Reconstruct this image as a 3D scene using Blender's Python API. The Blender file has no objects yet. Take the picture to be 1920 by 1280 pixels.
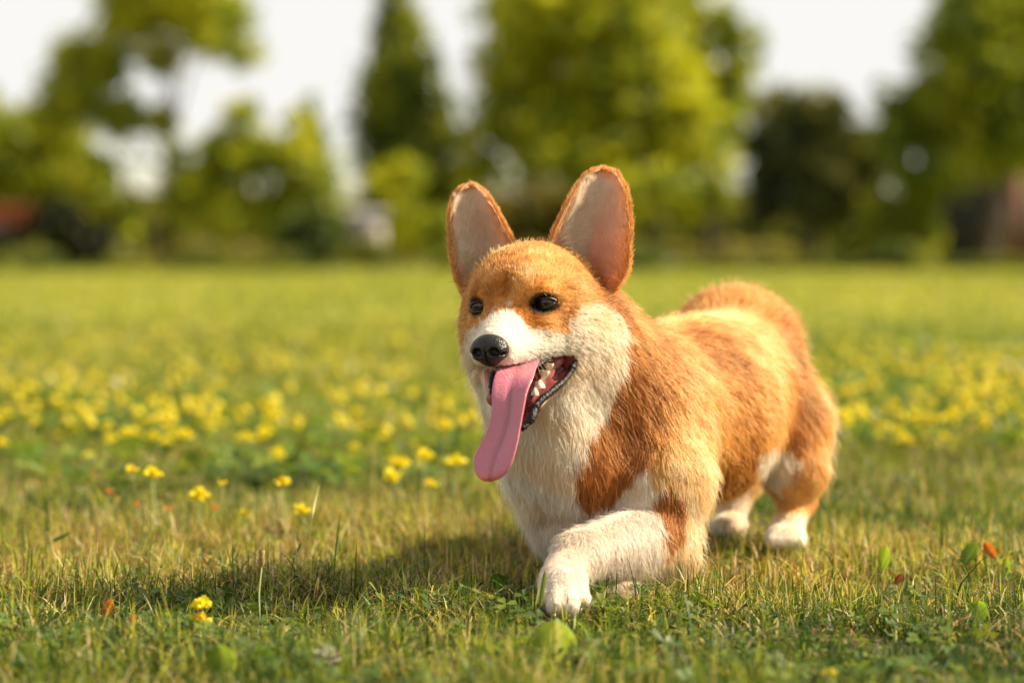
import bpy, math, random, os
import numpy as np
from mathutils import Vector, Matrix

QUICK = os.environ.get('QUICK', '')
scene = bpy.context.scene
rng = np.random.default_rng(7)
random.seed(7)

# ------------------------------------------------------------------ camera
CAM_H = 0.38
FPX = 85.0 / 36.0 * 1920
PITCH = math.atan(175.0 / FPX)
cam_data = bpy.data.cameras.new('camera')
cam_data.lens = 85
cam_data.sensor_width = 36
cam_data.clip_start = 0.05
cam_data.clip_end = 2000
cam_data.dof.use_dof = True
cam_data.dof.focus_distance = 2.56
cam_data.dof.aperture_fstop = 2.8
cam = bpy.data.objects.new('camera', cam_data)
scene.collection.objects.link(cam)
cam.location = (0, 0, CAM_H)
cam.rotation_euler = (math.radians(90) - PITCH, 0, 0)
scene.camera = cam

# ------------------------------------------------------------------ world, sun, exposure
SUN_DIR = Vector((0.78, 0.08, 0.66)).normalized()        # towards the sun
sun_el = math.asin(SUN_DIR.z)
sun_az = math.atan2(SUN_DIR.x, SUN_DIR.y)                # clockwise from +Y
EXPOSURE = 1.27
world = bpy.data.worlds.new('World')
scene.world = world
world.use_nodes = True
wn = world.node_tree
wn.nodes.clear()
w_out = wn.nodes.new('ShaderNodeOutputWorld')
w_bg = wn.nodes.new('ShaderNodeBackground')
w_sky = wn.nodes.new('ShaderNodeTexSky')
w_sky.sky_type = 'NISHITA'
w_sky.sun_disc = False
w_sky.sun_elevation = sun_el
w_sky.sun_rotation = sun_az
w_sky.dust_density = 1.5
w_sky.air_density = 1.0
w_sky.ozone_density = 1.0
w_cap = wn.nodes.new('ShaderNodeMix')
w_cap.data_type = 'RGBA'
w_cap.blend_type = 'DARKEN'
w_cap.inputs[0].default_value = 1.0
SKY_STRENGTH = 0.118
cap = 0.96 / (2 ** EXPOSURE) / SKY_STRENGTH
w_cap.inputs[7].default_value = (cap, cap * 0.985, cap * 0.955, 1)
w_hsv = wn.nodes.new('ShaderNodeHueSaturation')
w_hsv.inputs['Saturation'].default_value = 0.35
wn.links.new(w_sky.outputs[0], w_hsv.inputs['Color'])
w_wb = wn.nodes.new('ShaderNodeMix')
w_wb.data_type = 'RGBA'; w_wb.blend_type = 'MULTIPLY'; w_wb.inputs[0].default_value = 1.0
w_wb.inputs[7].default_value = (1.15, 1.0, 0.82, 1)
wn.links.new(w_hsv.outputs[0], w_wb.inputs[6])
wn.links.new(w_wb.outputs[2], w_cap.inputs[6])
wn.links.new(w_cap.outputs[2], w_bg.inputs[0])
w_bg.inputs[1].default_value = SKY_STRENGTH
wn.links.new(w_bg.outputs[0], w_out.inputs[0])

sun_data = bpy.data.lights.new('sun', 'SUN')
sun_data.energy = 4.7
sun_data.angle = math.radians(1.2)
sun_data.color = (1.0, 0.84, 0.60)
sun = bpy.data.objects.new('sun', sun_data)
scene.collection.objects.link(sun)
sun.rotation_euler = SUN_DIR.to_track_quat('Z', 'Y').to_euler()
sun.location = (3, 1, 5)

scene.view_settings.view_transform = 'Standard'
scene.view_settings.look = 'None'
scene.view_settings.exposure = EXPOSURE
scene.view_settings.gamma = 1.0
scene.view_settings.use_curve_mapping = False
scene.cycles.max_bounces = 10
scene.cycles.diffuse_bounces = 3
scene.cycles.glossy_bounces = 4
scene.cycles.transmission_bounces = 8
scene.cycles.transparent_max_bounces = 8
scene.cycles.use_denoising = True
scene.cycles_curves.shape = 'RIBBONS'

# ------------------------------------------------------------------ helpers
CF = np.array([0, math.cos(PITCH), -math.sin(PITCH)])
CU = np.array([0, math.sin(PITCH), math.cos(PITCH)])
CR = np.array([1.0, 0, 0])
CO = np.array([0, 0, CAM_H])


def P(px, py, d):
    v = CF + CR * (px - 960) / FPX + CU * (640 - py) / FPX
    return CO + v * (d / v[1])


def proj(p):
    q = p - CO
    z = q @ CF
    return 960 + (q @ CR) / z * FPX, 640 - (q @ CU) / z * FPX


def gdepth(py, z=0.0):
    """distance at which a point of height z shows at pixel row py"""
    b = CF + CU * (640 - py) / FPX
    return (z - CAM_H) / b[2] * b[1]


def link(o, parent=None):
    scene.collection.objects.link(o)
    if parent is not None:
        o.parent = parent
    return o


def tag(o, label=None, cat=None, group=None, kind=None):
    if label: o['label'] = label
    if cat: o['category'] = cat
    if group: o['group'] = group
    if kind: o['kind'] = kind
    return o


def empty(name, loc=(0, 0, 0)):
    o = bpy.data.objects.new(name, None)
    o.location = loc
    o.empty_display_size = 0.05
    return link(o)


def mesh_from(name, verts, faces, mat, parent=None, smooth=True, colors=None, loc=None):
    """faces: (N,3) or (N,4) array"""
    verts = np.asarray(verts, dtype=np.float32)
    faces = np.asarray(faces, dtype=np.int32)
    me = bpy.data.meshes.new(name)
    n, k = faces.shape
    me.vertices.add(len(verts))
    me.vertices.foreach_set('co', verts.ravel())
    me.loops.add(n * k)
    me.loops.foreach_set('vertex_index', faces.ravel())
    me.polygons.add(n)
    me.polygons.foreach_set('loop_start', np.arange(0, n * k, k, dtype=np.int32))
    me.polygons.foreach_set('loop_total', np.full(n, k, dtype=np.int32))
    me.update(calc_edges=True)
    me.validate()
    if smooth:
        me.polygons.foreach_set('use_smooth', np.ones(len(me.polygons), dtype=bool))
    if colors is not None:
        a = me.color_attributes.new('tint', 'FLOAT_COLOR', 'POINT')
        c = np.ones((len(verts), 4), dtype=np.float32)
        c[:, :3] = colors
        a.data.foreach_set('color', c.ravel())
    if mat: me.materials.append(mat)
    o = bpy.data.objects.new(name, me)
    if loc is not None:
        o.location = loc
    link(o, parent)
    return o


class NT:
    def __init__(self, name):
        self.m = bpy.data.materials.new(name)
        self.m.use_nodes = True
        self.t = self.m.node_tree
        self.t.nodes.clear()
        self.out = self.t.nodes.new('ShaderNodeOutputMaterial')

    def n(self, kind, **kw):
        x = self.t.nodes.new(kind)
        for k, v in kw.items():
            setattr(x, k, v)
        return x

    def l(self, a, b):
        self.t.links.new(a, b)


def principled(name, color, rough=0.6, spec=0.5, attr=None, noise=None, bump=None, sss=0.0, coat=0.0, trans=0.0):
    """noise=(scale, colour2), bump=(scale, strength, distance)"""
    N = NT(name)
    b = N.n('ShaderNodeBsdfPrincipled')
    b.inputs['Base Color'].default_value = (*color, 1)
    b.inputs['Roughness'].default_value = rough
    b.inputs['Specular IOR Level'].default_value = spec
    b.inputs['Coat Weight'].default_value = coat
    b.inputs['Coat Roughness'].default_value = 0.1
    if sss:
        b.inputs['Subsurface Weight'].default_value = sss
        b.inputs['Subsurface Radius'].default_value = (0.010, 0.004, 0.002)
        b.inputs['Subsurface Scale'].default_value = 1.0
    src = None
    if attr:
        a = N.n('ShaderNodeAttribute', attribute_name=attr)
        src = a.outputs['Color']
    if noise:
        tc = N.n('ShaderNodeTexCoord')
        no = N.n('ShaderNodeTexNoise')
        no.inputs['Scale'].default_value = noise[0]
        no.inputs['Detail'].default_value = 5
        N.l(tc.outputs['Object'], no.inputs['Vector'])
        ramp = N.n('ShaderNodeMapRange')
        ramp.inputs[1].default_value = 0.35
        ramp.inputs[2].default_value = 0.65
        N.l(no.outputs[0], ramp.inputs[0])
        mx = N.n('ShaderNodeMix', data_type='RGBA')
        N.l(ramp.outputs[0], mx.inputs[0])
        if src: N.l(src, mx.inputs[6])
        else: mx.inputs[6].default_value = (*color, 1)
        mx.inputs[7].default_value = (*noise[1], 1)
        src = mx.outputs[2]
    if src: N.l(src, b.inputs['Base Color'])
    if bump:
        tc2 = N.n('ShaderNodeTexCoord')
        no2 = N.n('ShaderNodeTexNoise')
        no2.inputs['Scale'].default_value = bump[0]
        no2.inputs['Detail'].default_value = 4
        N.l(tc2.outputs['Object'], no2.inputs['Vector'])
        bp = N.n('ShaderNodeBump')
        bp.inputs['Strength'].default_value = bump[1]
        bp.inputs['Distance'].default_value = bump[2]
        N.l(no2.outputs[0], bp.inputs['Height'])
        N.l(bp.outputs[0], b.inputs['Normal'])
    sh = b.outputs[0]
    if trans:
        tr = N.n('ShaderNodeBsdfTranslucent')
        if src: N.l(src, tr.inputs[0])
        else: tr.inputs[0].default_value = (*color, 1)
        mix = N.n('ShaderNodeMixShader')
        mix.inputs[0].default_value = trans
        N.l(sh, mix.inputs[1]); N.l(tr.outputs[0], mix.inputs[2])
        sh = mix.outputs[0]
    N.l(sh, N.out.inputs[0])
    return N.m


def vnoise(p, scale, seed=0, octaves=1):
    """cheap smooth noise in [-1, 1] at points p (n,3)"""
    r = np.random.default_rng(seed)
    out = np.zeros(len(p))
    amp = 1.0
    tot = 0
    for o in range(octaves):
        s = 0
        for k in range(6):
            w = r.normal(size=3); w /= np.linalg.norm(w)
            w *= scale * (0.6 + 0.9 * r.random())
            s = s + np.sin(p @ w * 6.283 + r.random() * 6.283)
        out += amp * s / 2.6
        tot += amp
        amp *= 0.5
        scale *= 2.1
    return np.clip(out / tot, -1, 1)


# ------------------------------------------------------------------ signed distance modelling
class Field:
    def __init__(self, lo, hi, h):
        self.lo = np.array(lo, dtype=float)
        self.h = h
        self.n = (np.ceil((np.array(hi) - self.lo) / h)).astype(int) + 1
        self.f = np.full(self.n, 0.05, dtype=np.float32)

    def grid(self, lo, hi):
        a = np.maximum(np.floor((np.array(lo) - self.lo) / self.h).astype(int), 0)
        b = np.minimum(np.ceil((np.array(hi) - self.lo) / self.h).astype(int) + 1, self.n)
        if (b <= a).any():
            return None, None
        sl = tuple(slice(a[i], b[i]) for i in range(3))
        ax = [(self.lo[i] + self.h * np.arange(a[i], b[i])).astype(np.float32) for i in range(3)]
        return sl, ax

    def _apply(self, sl, d, k, sub=False):
        f = self.f[sl]
        if sub:
            d = -d
            h = np.clip(0.5 - 0.5 * (f - d) / k, 0, 1)
            self.f[sl] = f * (1 - h) + d * h + k * h * (1 - h)
        else:
            h = np.clip(0.5 + 0.5 * (f - d) / k, 0, 1)
            self.f[sl] = f * (1 - h) + d * h - k * h * (1 - h)

    def cone(self, a, b, ra, rb, k=0.02, sub=False):
        a = np.array(a, dtype=float); b = np.array(b, dtype=float)
        m = max(ra, rb) + k * 1.6 + 0.012
        sl, ax = self.grid(np.minimum(a, b) - m, np.maximum(a, b) + m)
        if sl is None: return
        X, Y, Z = np.meshgrid(*ax, indexing='ij', sparse=True)
        d = b - a
        L2 = float(d @ d) + 1e-12
        t = np.clip(((X - a[0]) * d[0] + (Y - a[1]) * d[1] + (Z - a[2]) * d[2]) / L2, 0, 1)
        dist = np.sqrt((X - a[0] - t * d[0]) ** 2 + (Y - a[1] - t * d[1]) ** 2 + (Z - a[2] - t * d[2]) ** 2) - (ra + (rb - ra) * t)
        self._apply(sl, dist.astype(np.float32), k, sub)

    def ell(self, c, r, axes=None, k=0.02, sub=False):
        c = np.array(c, dtype=float); r = np.array(r, dtype=float)
        A = np.eye(3) if axes is None else np.array(axes, dtype=float)      # rows are the axes
        m = r.max() + k * 1.6 + 0.012
        sl, ax = self.grid(c - m, c + m)
        if sl is None: return
        X, Y, Z = np.meshgrid(*ax, indexing='ij', sparse=True)
        X = X - c[0]; Y = Y - c[1]; Z = Z - c[2]
        k0 = 0; k1 = 0
        for i in range(3):
            q = (X * A[i, 0] + Y * A[i, 1] + Z * A[i, 2])
            k0 = k0 + (q / r[i]) ** 2
            k1 = k1 + (q / r[i] ** 2) ** 2
        k0 = np.sqrt(k0); k1 = np.sqrt(k1) + 1e-9
        self._apply(sl, (k0 * (k0 - 1) / k1).astype(np.float32), k, sub)

    def chain(self, pts, k=0.02):
        for (a, ra), (b, rb) in zip(pts[:-1], pts[1:]):
            self.cone(a, b, ra, rb, k)

    def sample(self, p):
        q = (p - self.lo) / self.h
        q = np.clip(q, 0, self.n - 1.001)
        i = q.astype(int); w = q - i
        r = 0
        for dx in (0, 1):
            for dy in (0, 1):
                for dz in (0, 1):
                    r = r + self.f[i[:, 0] + dx, i[:, 1] + dy, i[:, 2] + dz] * (w[:, 0] if dx else 1 - w[:, 0]) * (w[:, 1] if dy else 1 - w[:, 1]) * (w[:, 2] if dz else 1 - w[:, 2])
        return r

    def normal(self, p, e=None):
        e = e or self.h * 1.2
        g = np.stack([self.sample(p + np.eye(3)[i] * e) - self.sample(p - np.eye(3)[i] * e) for i in range(3)], 1)
        return g / (np.linalg.norm(g, axis=1, keepdims=True) + 1e-9)

    def mesh(self):
        f = self.f
        s = f < 0
        c = np.zeros(tuple(self.n - 1), dtype=np.uint8)
        offs = [(x, y, z) for x in (0, 1) for y in (0, 1) for z in (0, 1)]
        nx, ny, nz = self.n
        for (x, y, z) in offs:
            c += s[x:nx - 1 + x, y:ny - 1 + y, z:nz - 1 + z]
        act = np.argwhere((c > 0) & (c < 8))
        cv = np.stack([f[act[:, 0] + x, act[:, 1] + y, act[:, 2] + z] for (x, y, z) in offs], 1)
        acc = np.zeros((len(act), 3)); cnt = np.zeros(len(act))
        for i, a in enumerate(offs):
            for j, b in enumerate(offs):
                if j > i and sum(abs(a[k] - b[k]) for k in range(3)) == 1:
                    cr = (cv[:, i] < 0) != (cv[:, j] < 0)
                    t = np.where(cr, cv[:, i] / (cv[:, i] - cv[:, j] + 1e-12), 0)
                    pos = np.array(a)[None] + t[:, None] * (np.array(b) - np.array(a))[None]
                    acc += pos * cr[:, None]; cnt += cr
        verts = self.lo + (act + acc / cnt[:, None]) * self.h
        idm = np.full(tuple(self.n - 1), -1, dtype=np.int32)
        idm[act[:, 0], act[:, 1], act[:, 2]] = np.arange(len(act))
        quads = []
        for ax in range(3):
            u, v = (ax + 1) % 3, (ax + 2) % 3
            hi = [slice(None)] * 3; lo_ = [slice(None)] * 3
            hi[ax] = slice(1, None); lo_[ax] = slice(None, -1)
            A = s[tuple(lo_)]; B = s[tuple(hi)]
            for flip, mask in ((False, A & ~B), (True, ~A & B)):
                e = np.argwhere(mask)
                e = e[(e[:, u] > 0) & (e[:, v] > 0) & (e[:, u] < self.n[u] - 1) & (e[:, v] < self.n[v] - 1)]
                def g(du, dv):
                    q = e.copy(); q[:, u] += du; q[:, v] += dv
                    return idm[q[:, 0], q[:, 1], q[:, 2]]
                fq = np.stack([g(-1, -1), g(0, -1), g(0, 0), g(-1, 0)], 1)
                if flip: fq = fq[:, ::-1]
                quads.append(fq)
        return verts, np.concatenate(quads)


def tube(path, radii, sides=10, flat=None, cap=True, wob=0.0, seed=0):
    """tube mesh along a path; returns verts, quads"""
    path = np.array(path, dtype=float); n = len(path)
    radii = np.broadcast_to(np.array(radii, dtype=float), (n,))
    T = np.gradient(path, axis=0); T /= np.linalg.norm(T, axis=1, keepdims=True) + 1e-12
    up = np.array([0, 0, 1.0]) if abs(T[0][2]) < 0.9 else np.array([1.0, 0, 0])
    V = []; r = np.random.default_rng(seed)
    N_ = np.cross(T[0], up); N_ /= np.linalg.norm(N_)
    for i in range(n):
        N_ = N_ - T[i] * (N_ @ T[i]); N_ /= np.linalg.norm(N_)
        B_ = np.cross(T[i], N_)
        for j in range(sides):
            a = 6.28318 * j / sides
            rr = radii[i] * (1 + wob * r.normal())
            V.append(path[i] + rr * (math.cos(a) * N_ + math.sin(a) * B_))
    F = [[i * sides + j, i * sides + (j + 1) % sides, (i + 1) * sides + (j + 1) % sides, (i + 1) * sides + j] for i in range(n - 1) for j in range(sides)]
    if cap:
        V.append(path[0]); V.append(path[-1]); a = len(V) - 2
        for j in range(sides):
            F.append([a, (j + 1) % sides, j, j]); q = (n - 1) * sides
            F.append([a + 1, q + j, q + (j + 1) % sides, q + (j + 1) % sides])
    return np.array(V), np.array(F)


def resample(pts, n):
    """smooth Catmull-Rom resample of an (m,k) list"""
    pts = np.array(pts, dtype=float); m = len(pts)
    q = np.vstack([2 * pts[0] - pts[1], pts, 2 * pts[-1] - pts[-2]])
    t = np.linspace(0, m - 1 - 1e-6, n); i = t.astype(int); u = (t - i)[:, None]
    a, b, c, d = q[i], q[i + 1], q[i + 2], q[i + 3]
    return 0.5 * ((2 * b) + (c - a) * u + (2 * a - 5 * b + 4 * c - d) * u ** 2 + (3 * b - a - 3 * c + d) * u ** 3)


def add_curves(name, pts, rad, col, mat, parent=None):
    """pts (n,k,3); rad (n,k); col (n,3)"""
    n, k, _ = pts.shape
    cu = bpy.data.hair_curves.new(name)
    cu.add_curves([k] * n)
    cu.attributes['position'].data.foreach_set('vector', np.ascontiguousarray(pts, dtype=np.float32).ravel())
    ra = cu.attributes.get('radius') or cu.attributes.new('radius', 'FLOAT', 'POINT')
    ra.data.foreach_set('value', np.ascontiguousarray(rad, dtype=np.float32).ravel())
    ca = cu.attributes.new('tint', 'FLOAT_COLOR', 'CURVE')
    c = np.ones((n, 4), dtype=np.float32); c[:, :3] = col
    ca.data.foreach_set('color', c.ravel())
    cu.materials.append(mat)
    o = bpy.data.objects.new(name, cu)
    link(o, parent)
    return o

# ------------------------------------------------------------------ ground
def ground_z(x, y):
    near = np.exp(-((y - 3) / 9) ** 2)
    return near * (0.006 * np.sin(x * 9 + y * 4) * np.sin(y * 7 - x * 3) + 0.003 * np.sin(x * 23 + 1) * np.sin(y * 19)) - 0.006


ys = np.concatenate([np.linspace(-4, 1.5, 8), np.linspace(1.6, 8, 110), np.geomspace(8.3, 700, 70)])
xs = np.concatenate([-np.geomspace(500, 2.2, 40), np.linspace(-2.1, 2.1, 110), np.geomspace(2.2, 500, 40)])
XX, YY = np.meshgrid(xs, ys)
gv = np.stack([XX, YY, ground_z(XX, YY)], -1).reshape(-1, 3)
gi = np.arange(len(ys) * len(xs)).reshape(len(ys), len(xs))
gf = np.stack([gi[:-1, :-1], gi[:-1, 1:], gi[1:, 1:], gi[1:, :-1]], -1).reshape(-1, 4)

N = NT('lawn_soil_and_turf')
geo = N.n('ShaderNodeNewGeometry'); sep = N.n('ShaderNodeSeparateXYZ'); N.l(geo.outputs['Position'], sep.inputs[0])
def noise_mix(scale, ca, cb, lo=.4, hi=.6, vec=None, detail=4):
    no = N.n('ShaderNodeTexNoise'); no.inputs['Scale'].default_value = scale; no.inputs['Detail'].default_value = detail
    N.l(vec or geo.outputs['Position'], no.inputs['Vector'])
    mr = N.n('ShaderNodeMapRange'); mr.inputs[1].default_value = lo; mr.inputs[2].default_value = hi; N.l(no.outputs[0], mr.inputs[0])
    mx = N.n('ShaderNodeMix', data_type='RGBA'); N.l(mr.outputs[0], mx.inputs[0])
    for k, c in ((6, ca), (7, cb)):
        if isinstance(c, tuple): mx.inputs[k].default_value = (*c, 1)
        else: N.l(c, mx.inputs[k])
    return mx.outputs[2]
soil = noise_mix(40, (.05, .034, .018), (.14, .10, .04))
soil = noise_mix(9, soil, (.055, .065, .018), .45, .62)
stretch = N.n('ShaderNodeVectorMath', operation='MULTIPLY'); stretch.inputs[1].default_value = (.30, .10, 1)
N.l(geo.outputs['Position'], stretch.inputs[0])
turf = noise_mix(1.2, (.165, .185, .022), (.31, .285, .05), .40, .60, stretch.outputs[0])  # stretched light and dark tones imitate shade bands across the far lawn
turf = noise_mix(.22, turf, (.115, .155, .018), .48, .62)
turf = noise_mix(6, turf, (.21, .19, .03), .5, .8)
mr = N.n('ShaderNodeMapRange'); mr.inputs[1].default_value = 5.0; mr.inputs[2].default_value = 13.0; N.l(sep.outputs['Y'], mr.inputs[0])
mx = N.n('ShaderNodeMix', data_type='RGBA'); N.l(mr.outputs[0], mx.inputs[0]); N.l(soil, mx.inputs[6]); N.l(turf, mx.inputs[7])
b_ = N.n('ShaderNodeBsdfPrincipled'); b_.inputs['Roughness'].default_value = .9; b_.inputs['Specular IOR Level'].default_value = .1
N.l(mx.outputs[2], b_.inputs['Base Color'])
no = N.n('ShaderNodeTexNoise'); no.inputs['Scale'].default_value = 60; N.l(geo.outputs['Position'], no.inputs['Vector'])
bp = N.n('ShaderNodeBump'); bp.inputs['Strength'].default_value = .6; bp.inputs['Distance'].default_value = .01; N.l(no.outputs[0], bp.inputs['Height']); N.l(bp.outputs[0], b_.inputs['Normal'])
N.l(b_.outputs[0], N.out.inputs[0])
ground = mesh_from('ground', gv, gf, N.m)
tag(ground, kind='structure')


def leafy(name, trans=.4, rough=.5, spec=.35):
    N = NT(name)
    a = N.n('ShaderNodeAttribute', attribute_name='tint')
    b = N.n('ShaderNodeBsdfPrincipled'); b.inputs['Roughness'].default_value = rough; b.inputs['Specular IOR Level'].default_value = spec
    t = N.n('ShaderNodeBsdfTranslucent'); m = N.n('ShaderNodeMixShader'); m.inputs[0].default_value = trans
    hs = N.n('ShaderNodeMix', data_type='RGBA', blend_type='MULTIPLY'); hs.inputs[0].default_value = 1; hs.inputs[7].default_value = (1.35, 1.25, .6, 1)
    N.l(a.outputs[0], hs.inputs[6]); N.l(hs.outputs[2], t.inputs[0]); N.l(a.outputs[0], b.inputs['Base Color'])
    N.l(b.outputs[0], m.inputs[1]); N.l(t.outputs[0], m.inputs[2]); N.l(m.outputs[0], N.out.inputs[0])
    return N.m


m_leaf = leafy('tree_leaves', .52)
m_grass = leafy('grass_blades', .42, .45, .4)
m_bark = principled('bark', (.10, .075, .05), .9, .2, noise=(14, (.05, .04, .03)), bump=(30, .8, .02))


# ------------------------------------------------------------------ trees
def leaf_cloud(name, blobs, depth, n, size, tint_a, tint_b, parent=None, spread=.45, thr=-.25, seed=0, dspread=1.0, noise=1.2):
    """many small leaf faces through the volume of a set of blobs given as (px, py, radius px)"""
    r = np.random.default_rng(seed)
    sc = depth / FPX
    R = np.array([b[2] * sc for b in blobs]); wv = R ** 2.4; wv = wv / wv.sum()
    C = np.array([P(b[0], b[1], depth) for b in blobs])
    C[:, 1] += r.normal(size=len(blobs)) * R * .4
    m = int(n * 1.9)
    k = r.choice(len(blobs), size=m, p=wv)
    d = r.normal(size=(m, 3)); d /= np.linalg.norm(d, axis=1, keepdims=True)
    rad = r.random(m) ** spread * (0.80 + .62 * r.random(m) ** 1.6)
    p = C[k] + d * (R[k] * rad)[:, None] * np.array([1, dspread, .92])
    nz = vnoise(p, noise / (R.mean() * 1.6), seed + 3, 2) - .10
    ok = (nz > thr + .25 * r.normal(size=m)) & (p[:, 2] > .03)
    p = p[ok][:n]; d = d[ok][:n]; nz = nz[ok][:n]
    n = len(p)
    u = r.normal(size=(n, 3)); u /= np.linalg.norm(u, axis=1, keepdims=True)
    w = np.cross(u, r.normal(size=(n, 3))); w /= np.linalg.norm(w, axis=1, keepdims=True)
    s = (size * (.6 + .9 * r.random(n)))[:, None]
    V = np.stack([p - u * s, p + w * s * .42 - u * s * .1, p + u * s, p - w * s * .42 - u * s * .1], 1).reshape(-1, 3)
    F = np.arange(4 * n).reshape(n, 4)
    t = np.clip(.45 + .40 * vnoise(p, .40, seed + 9) + .45 * vnoise(p, 1.1, seed + 12) + .2 * r.normal(size=n), 0, 1)[:, None]
    col = np.array(tint_a) * (1 - t) + np.array(tint_b) * t
    return mesh_from(name, V, F, m_leaf, parent, smooth=False, colors=np.repeat(col, 4, axis=0))


def tree(name, label, cat, base, depth, trunk, blobs, n, size, ta, tb, group=None, thr=-.25, seed=0, limbs=6, noise=1.2, spread=.45):
    bx = P(base, 500, depth); bx[2] = -.05
    root = empty(name, bx)
    tag(root, label, cat, group)
    inv = Matrix.Translation(-Vector(bx))
    c = leaf_cloud('crown', blobs, depth, n, size, ta, tb, None, thr=thr, seed=seed, noise=noise, spread=spread)
    c.parent = root; c.matrix_parent_inverse = inv
    top = P(trunk[0], trunk[1], depth)
    q = resample([bx, bx * .5 + top * .5 + np.array([.12, 0, 0]), top], 10)
    tv, tf = tube(q, np.linspace(trunk[2], trunk[2] * .35, 10), 10)
    t = mesh_from('trunk', tv, tf, m_bark); t.parent = root; t.matrix_parent_inverse = inv
    rr = np.random.default_rng(seed + 5)
    order = rr.permutation(len(blobs))[:limbs]
    for k in order:
        b = blobs[k]
        e = P(b[0], b[1], depth) + np.array([0, rr.normal() * .4, 0])
        s = q[rr.integers(5, 9)]
        mid = (s + e) / 2 + np.array([0, 0, .15 * np.linalg.norm(e - s)])
        lv, lf = tube(resample([s, mid, e], 8), np.linspace(trunk[2] * .38, .02, 8), 6)
        o = mesh_from('limb', lv, lf, m_bark); o.parent = root; o.matrix_parent_inverse = inv
    return root


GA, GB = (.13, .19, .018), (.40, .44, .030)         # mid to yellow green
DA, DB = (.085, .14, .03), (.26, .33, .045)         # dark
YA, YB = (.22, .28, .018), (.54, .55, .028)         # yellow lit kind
M = 1.0 if not QUICK else .6
tree('loose_tree', 'tall loose broadleaf tree with big sky gaps in its yellow-green crown, on the left', 'tree', 298, 58, (310, 260, .13),
     [(335, -50, 95), (235, 40, 60), (190, 120, 55), (150, 190, 55), (300, 105, 42), (420, 30, 55), (455, 100, 36), (230, 215, 52), (300, 225, 38), (455, 215, 34), (470, 280, 45), (545, 285, 46), (560, 225, 26),
      (410, 330, 50), (365, 385, 55), (450, 400, 50), (550, 350, 36), (180, 330, 55), (480, 300, 52), (430, 262, 34), (350, 352, 46), (140, 105, 46), (250, 0, 60), (400, 70, 46), (120, 160, 46), (100, 220, 46), (560, 300, 50), (400, 280, 36), (350, 20, 70), (500, 400, 50), (330, 290, 26), (160, 420, 55), (215, 400, 40)], int(21000 * M), .15, (.22, .28, .03), YB, thr=.02, seed=31, limbs=12, noise=3.2)
tree('leafy_tree', 'dark leafy tree at the left edge beside the loose broadleaf tree', 'tree', 40, 64, (40, 330, .15),
     [(-40, 290, 100), (40, 300, 82), (110, 260, 60), (90, 340, 80), (150, 350, 60), (-60, 200, 60), (20, 380, 60), (200, 420, 50)], int(12000 * M), .18, GA, GB, thr=-.4, seed=32)
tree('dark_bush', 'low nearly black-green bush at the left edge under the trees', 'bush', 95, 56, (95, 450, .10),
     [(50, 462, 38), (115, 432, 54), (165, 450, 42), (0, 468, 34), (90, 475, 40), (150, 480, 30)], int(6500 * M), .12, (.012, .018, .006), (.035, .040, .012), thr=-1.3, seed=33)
tree('spruce_tree', 'small pointed dark spruce behind the loose tree, left of the white shed', 'tree', 585, 66, (583, 200, .10),
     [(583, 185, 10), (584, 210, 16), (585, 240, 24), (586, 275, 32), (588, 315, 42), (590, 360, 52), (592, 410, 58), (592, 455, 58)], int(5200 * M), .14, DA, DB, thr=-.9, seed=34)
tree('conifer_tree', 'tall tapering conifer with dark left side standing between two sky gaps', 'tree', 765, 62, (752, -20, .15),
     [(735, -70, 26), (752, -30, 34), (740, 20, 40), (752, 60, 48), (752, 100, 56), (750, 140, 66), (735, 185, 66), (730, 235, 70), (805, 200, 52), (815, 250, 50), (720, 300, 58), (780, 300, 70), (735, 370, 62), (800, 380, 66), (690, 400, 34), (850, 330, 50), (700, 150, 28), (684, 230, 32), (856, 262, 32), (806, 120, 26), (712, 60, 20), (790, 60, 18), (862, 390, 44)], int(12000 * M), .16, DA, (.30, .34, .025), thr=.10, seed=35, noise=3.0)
tree('linden_tree', 'big bright yellow-green broadleaf tree in the centre behind the dog', 'tree', 1080, 60, (1080, 120, .22),
     [(985, 20, 90), (1090, 20, 110), (1180, 60, 100), (950, 130, 70), (1040, 160, 105), (1160, 180, 105), (1240, 150, 85), (930, 235, 68), (1030, 280, 95), (1150, 300, 95), (1250, 280, 80), (1200, -40, 90), (900, 320, 50), (1330, 300, 55), (1070, -80, 100), (1290, 220, 60)], int(19000 * M), .17, (.20, .26, .018), YB, thr=-.28, seed=36, limbs=9, noise=2.2)
tree('ash_tree', 'thin airy tree behind the right shoulder of the big yellow-green one', 'tree', 1330, 68, (1330, 120, .15),
     [(1270, 30, 70), (1340, 60, 60), (1375, 120, 48), (1330, 150, 60), (1290, -30, 60), (1385, 200, 42), (1340, 230, 48), (1400, 70, 34), (1400, 260, 36)], int(5200 * M), .16, GA, GB, thr=-.12, seed=37, noise=1.6)
tree('round_tree', 'dark round-headed tree on a short dark trunk right of centre', 'tree', 1515, 57, (1515, 330, .17),
     [(1480, 215, 58), (1540, 215, 52), (1450, 275, 55), (1520, 290, 72), (1590, 270, 52), (1450, 345, 55), (1530, 360, 66), (1610, 340, 56), (1640, 290, 36), (1580, 400, 40), (1430, 400, 36)], int(10500 * M), .15, (.04, .062, .02), (.21, .23, .07), thr=-.12, seed=38, noise=2.2)
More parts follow.
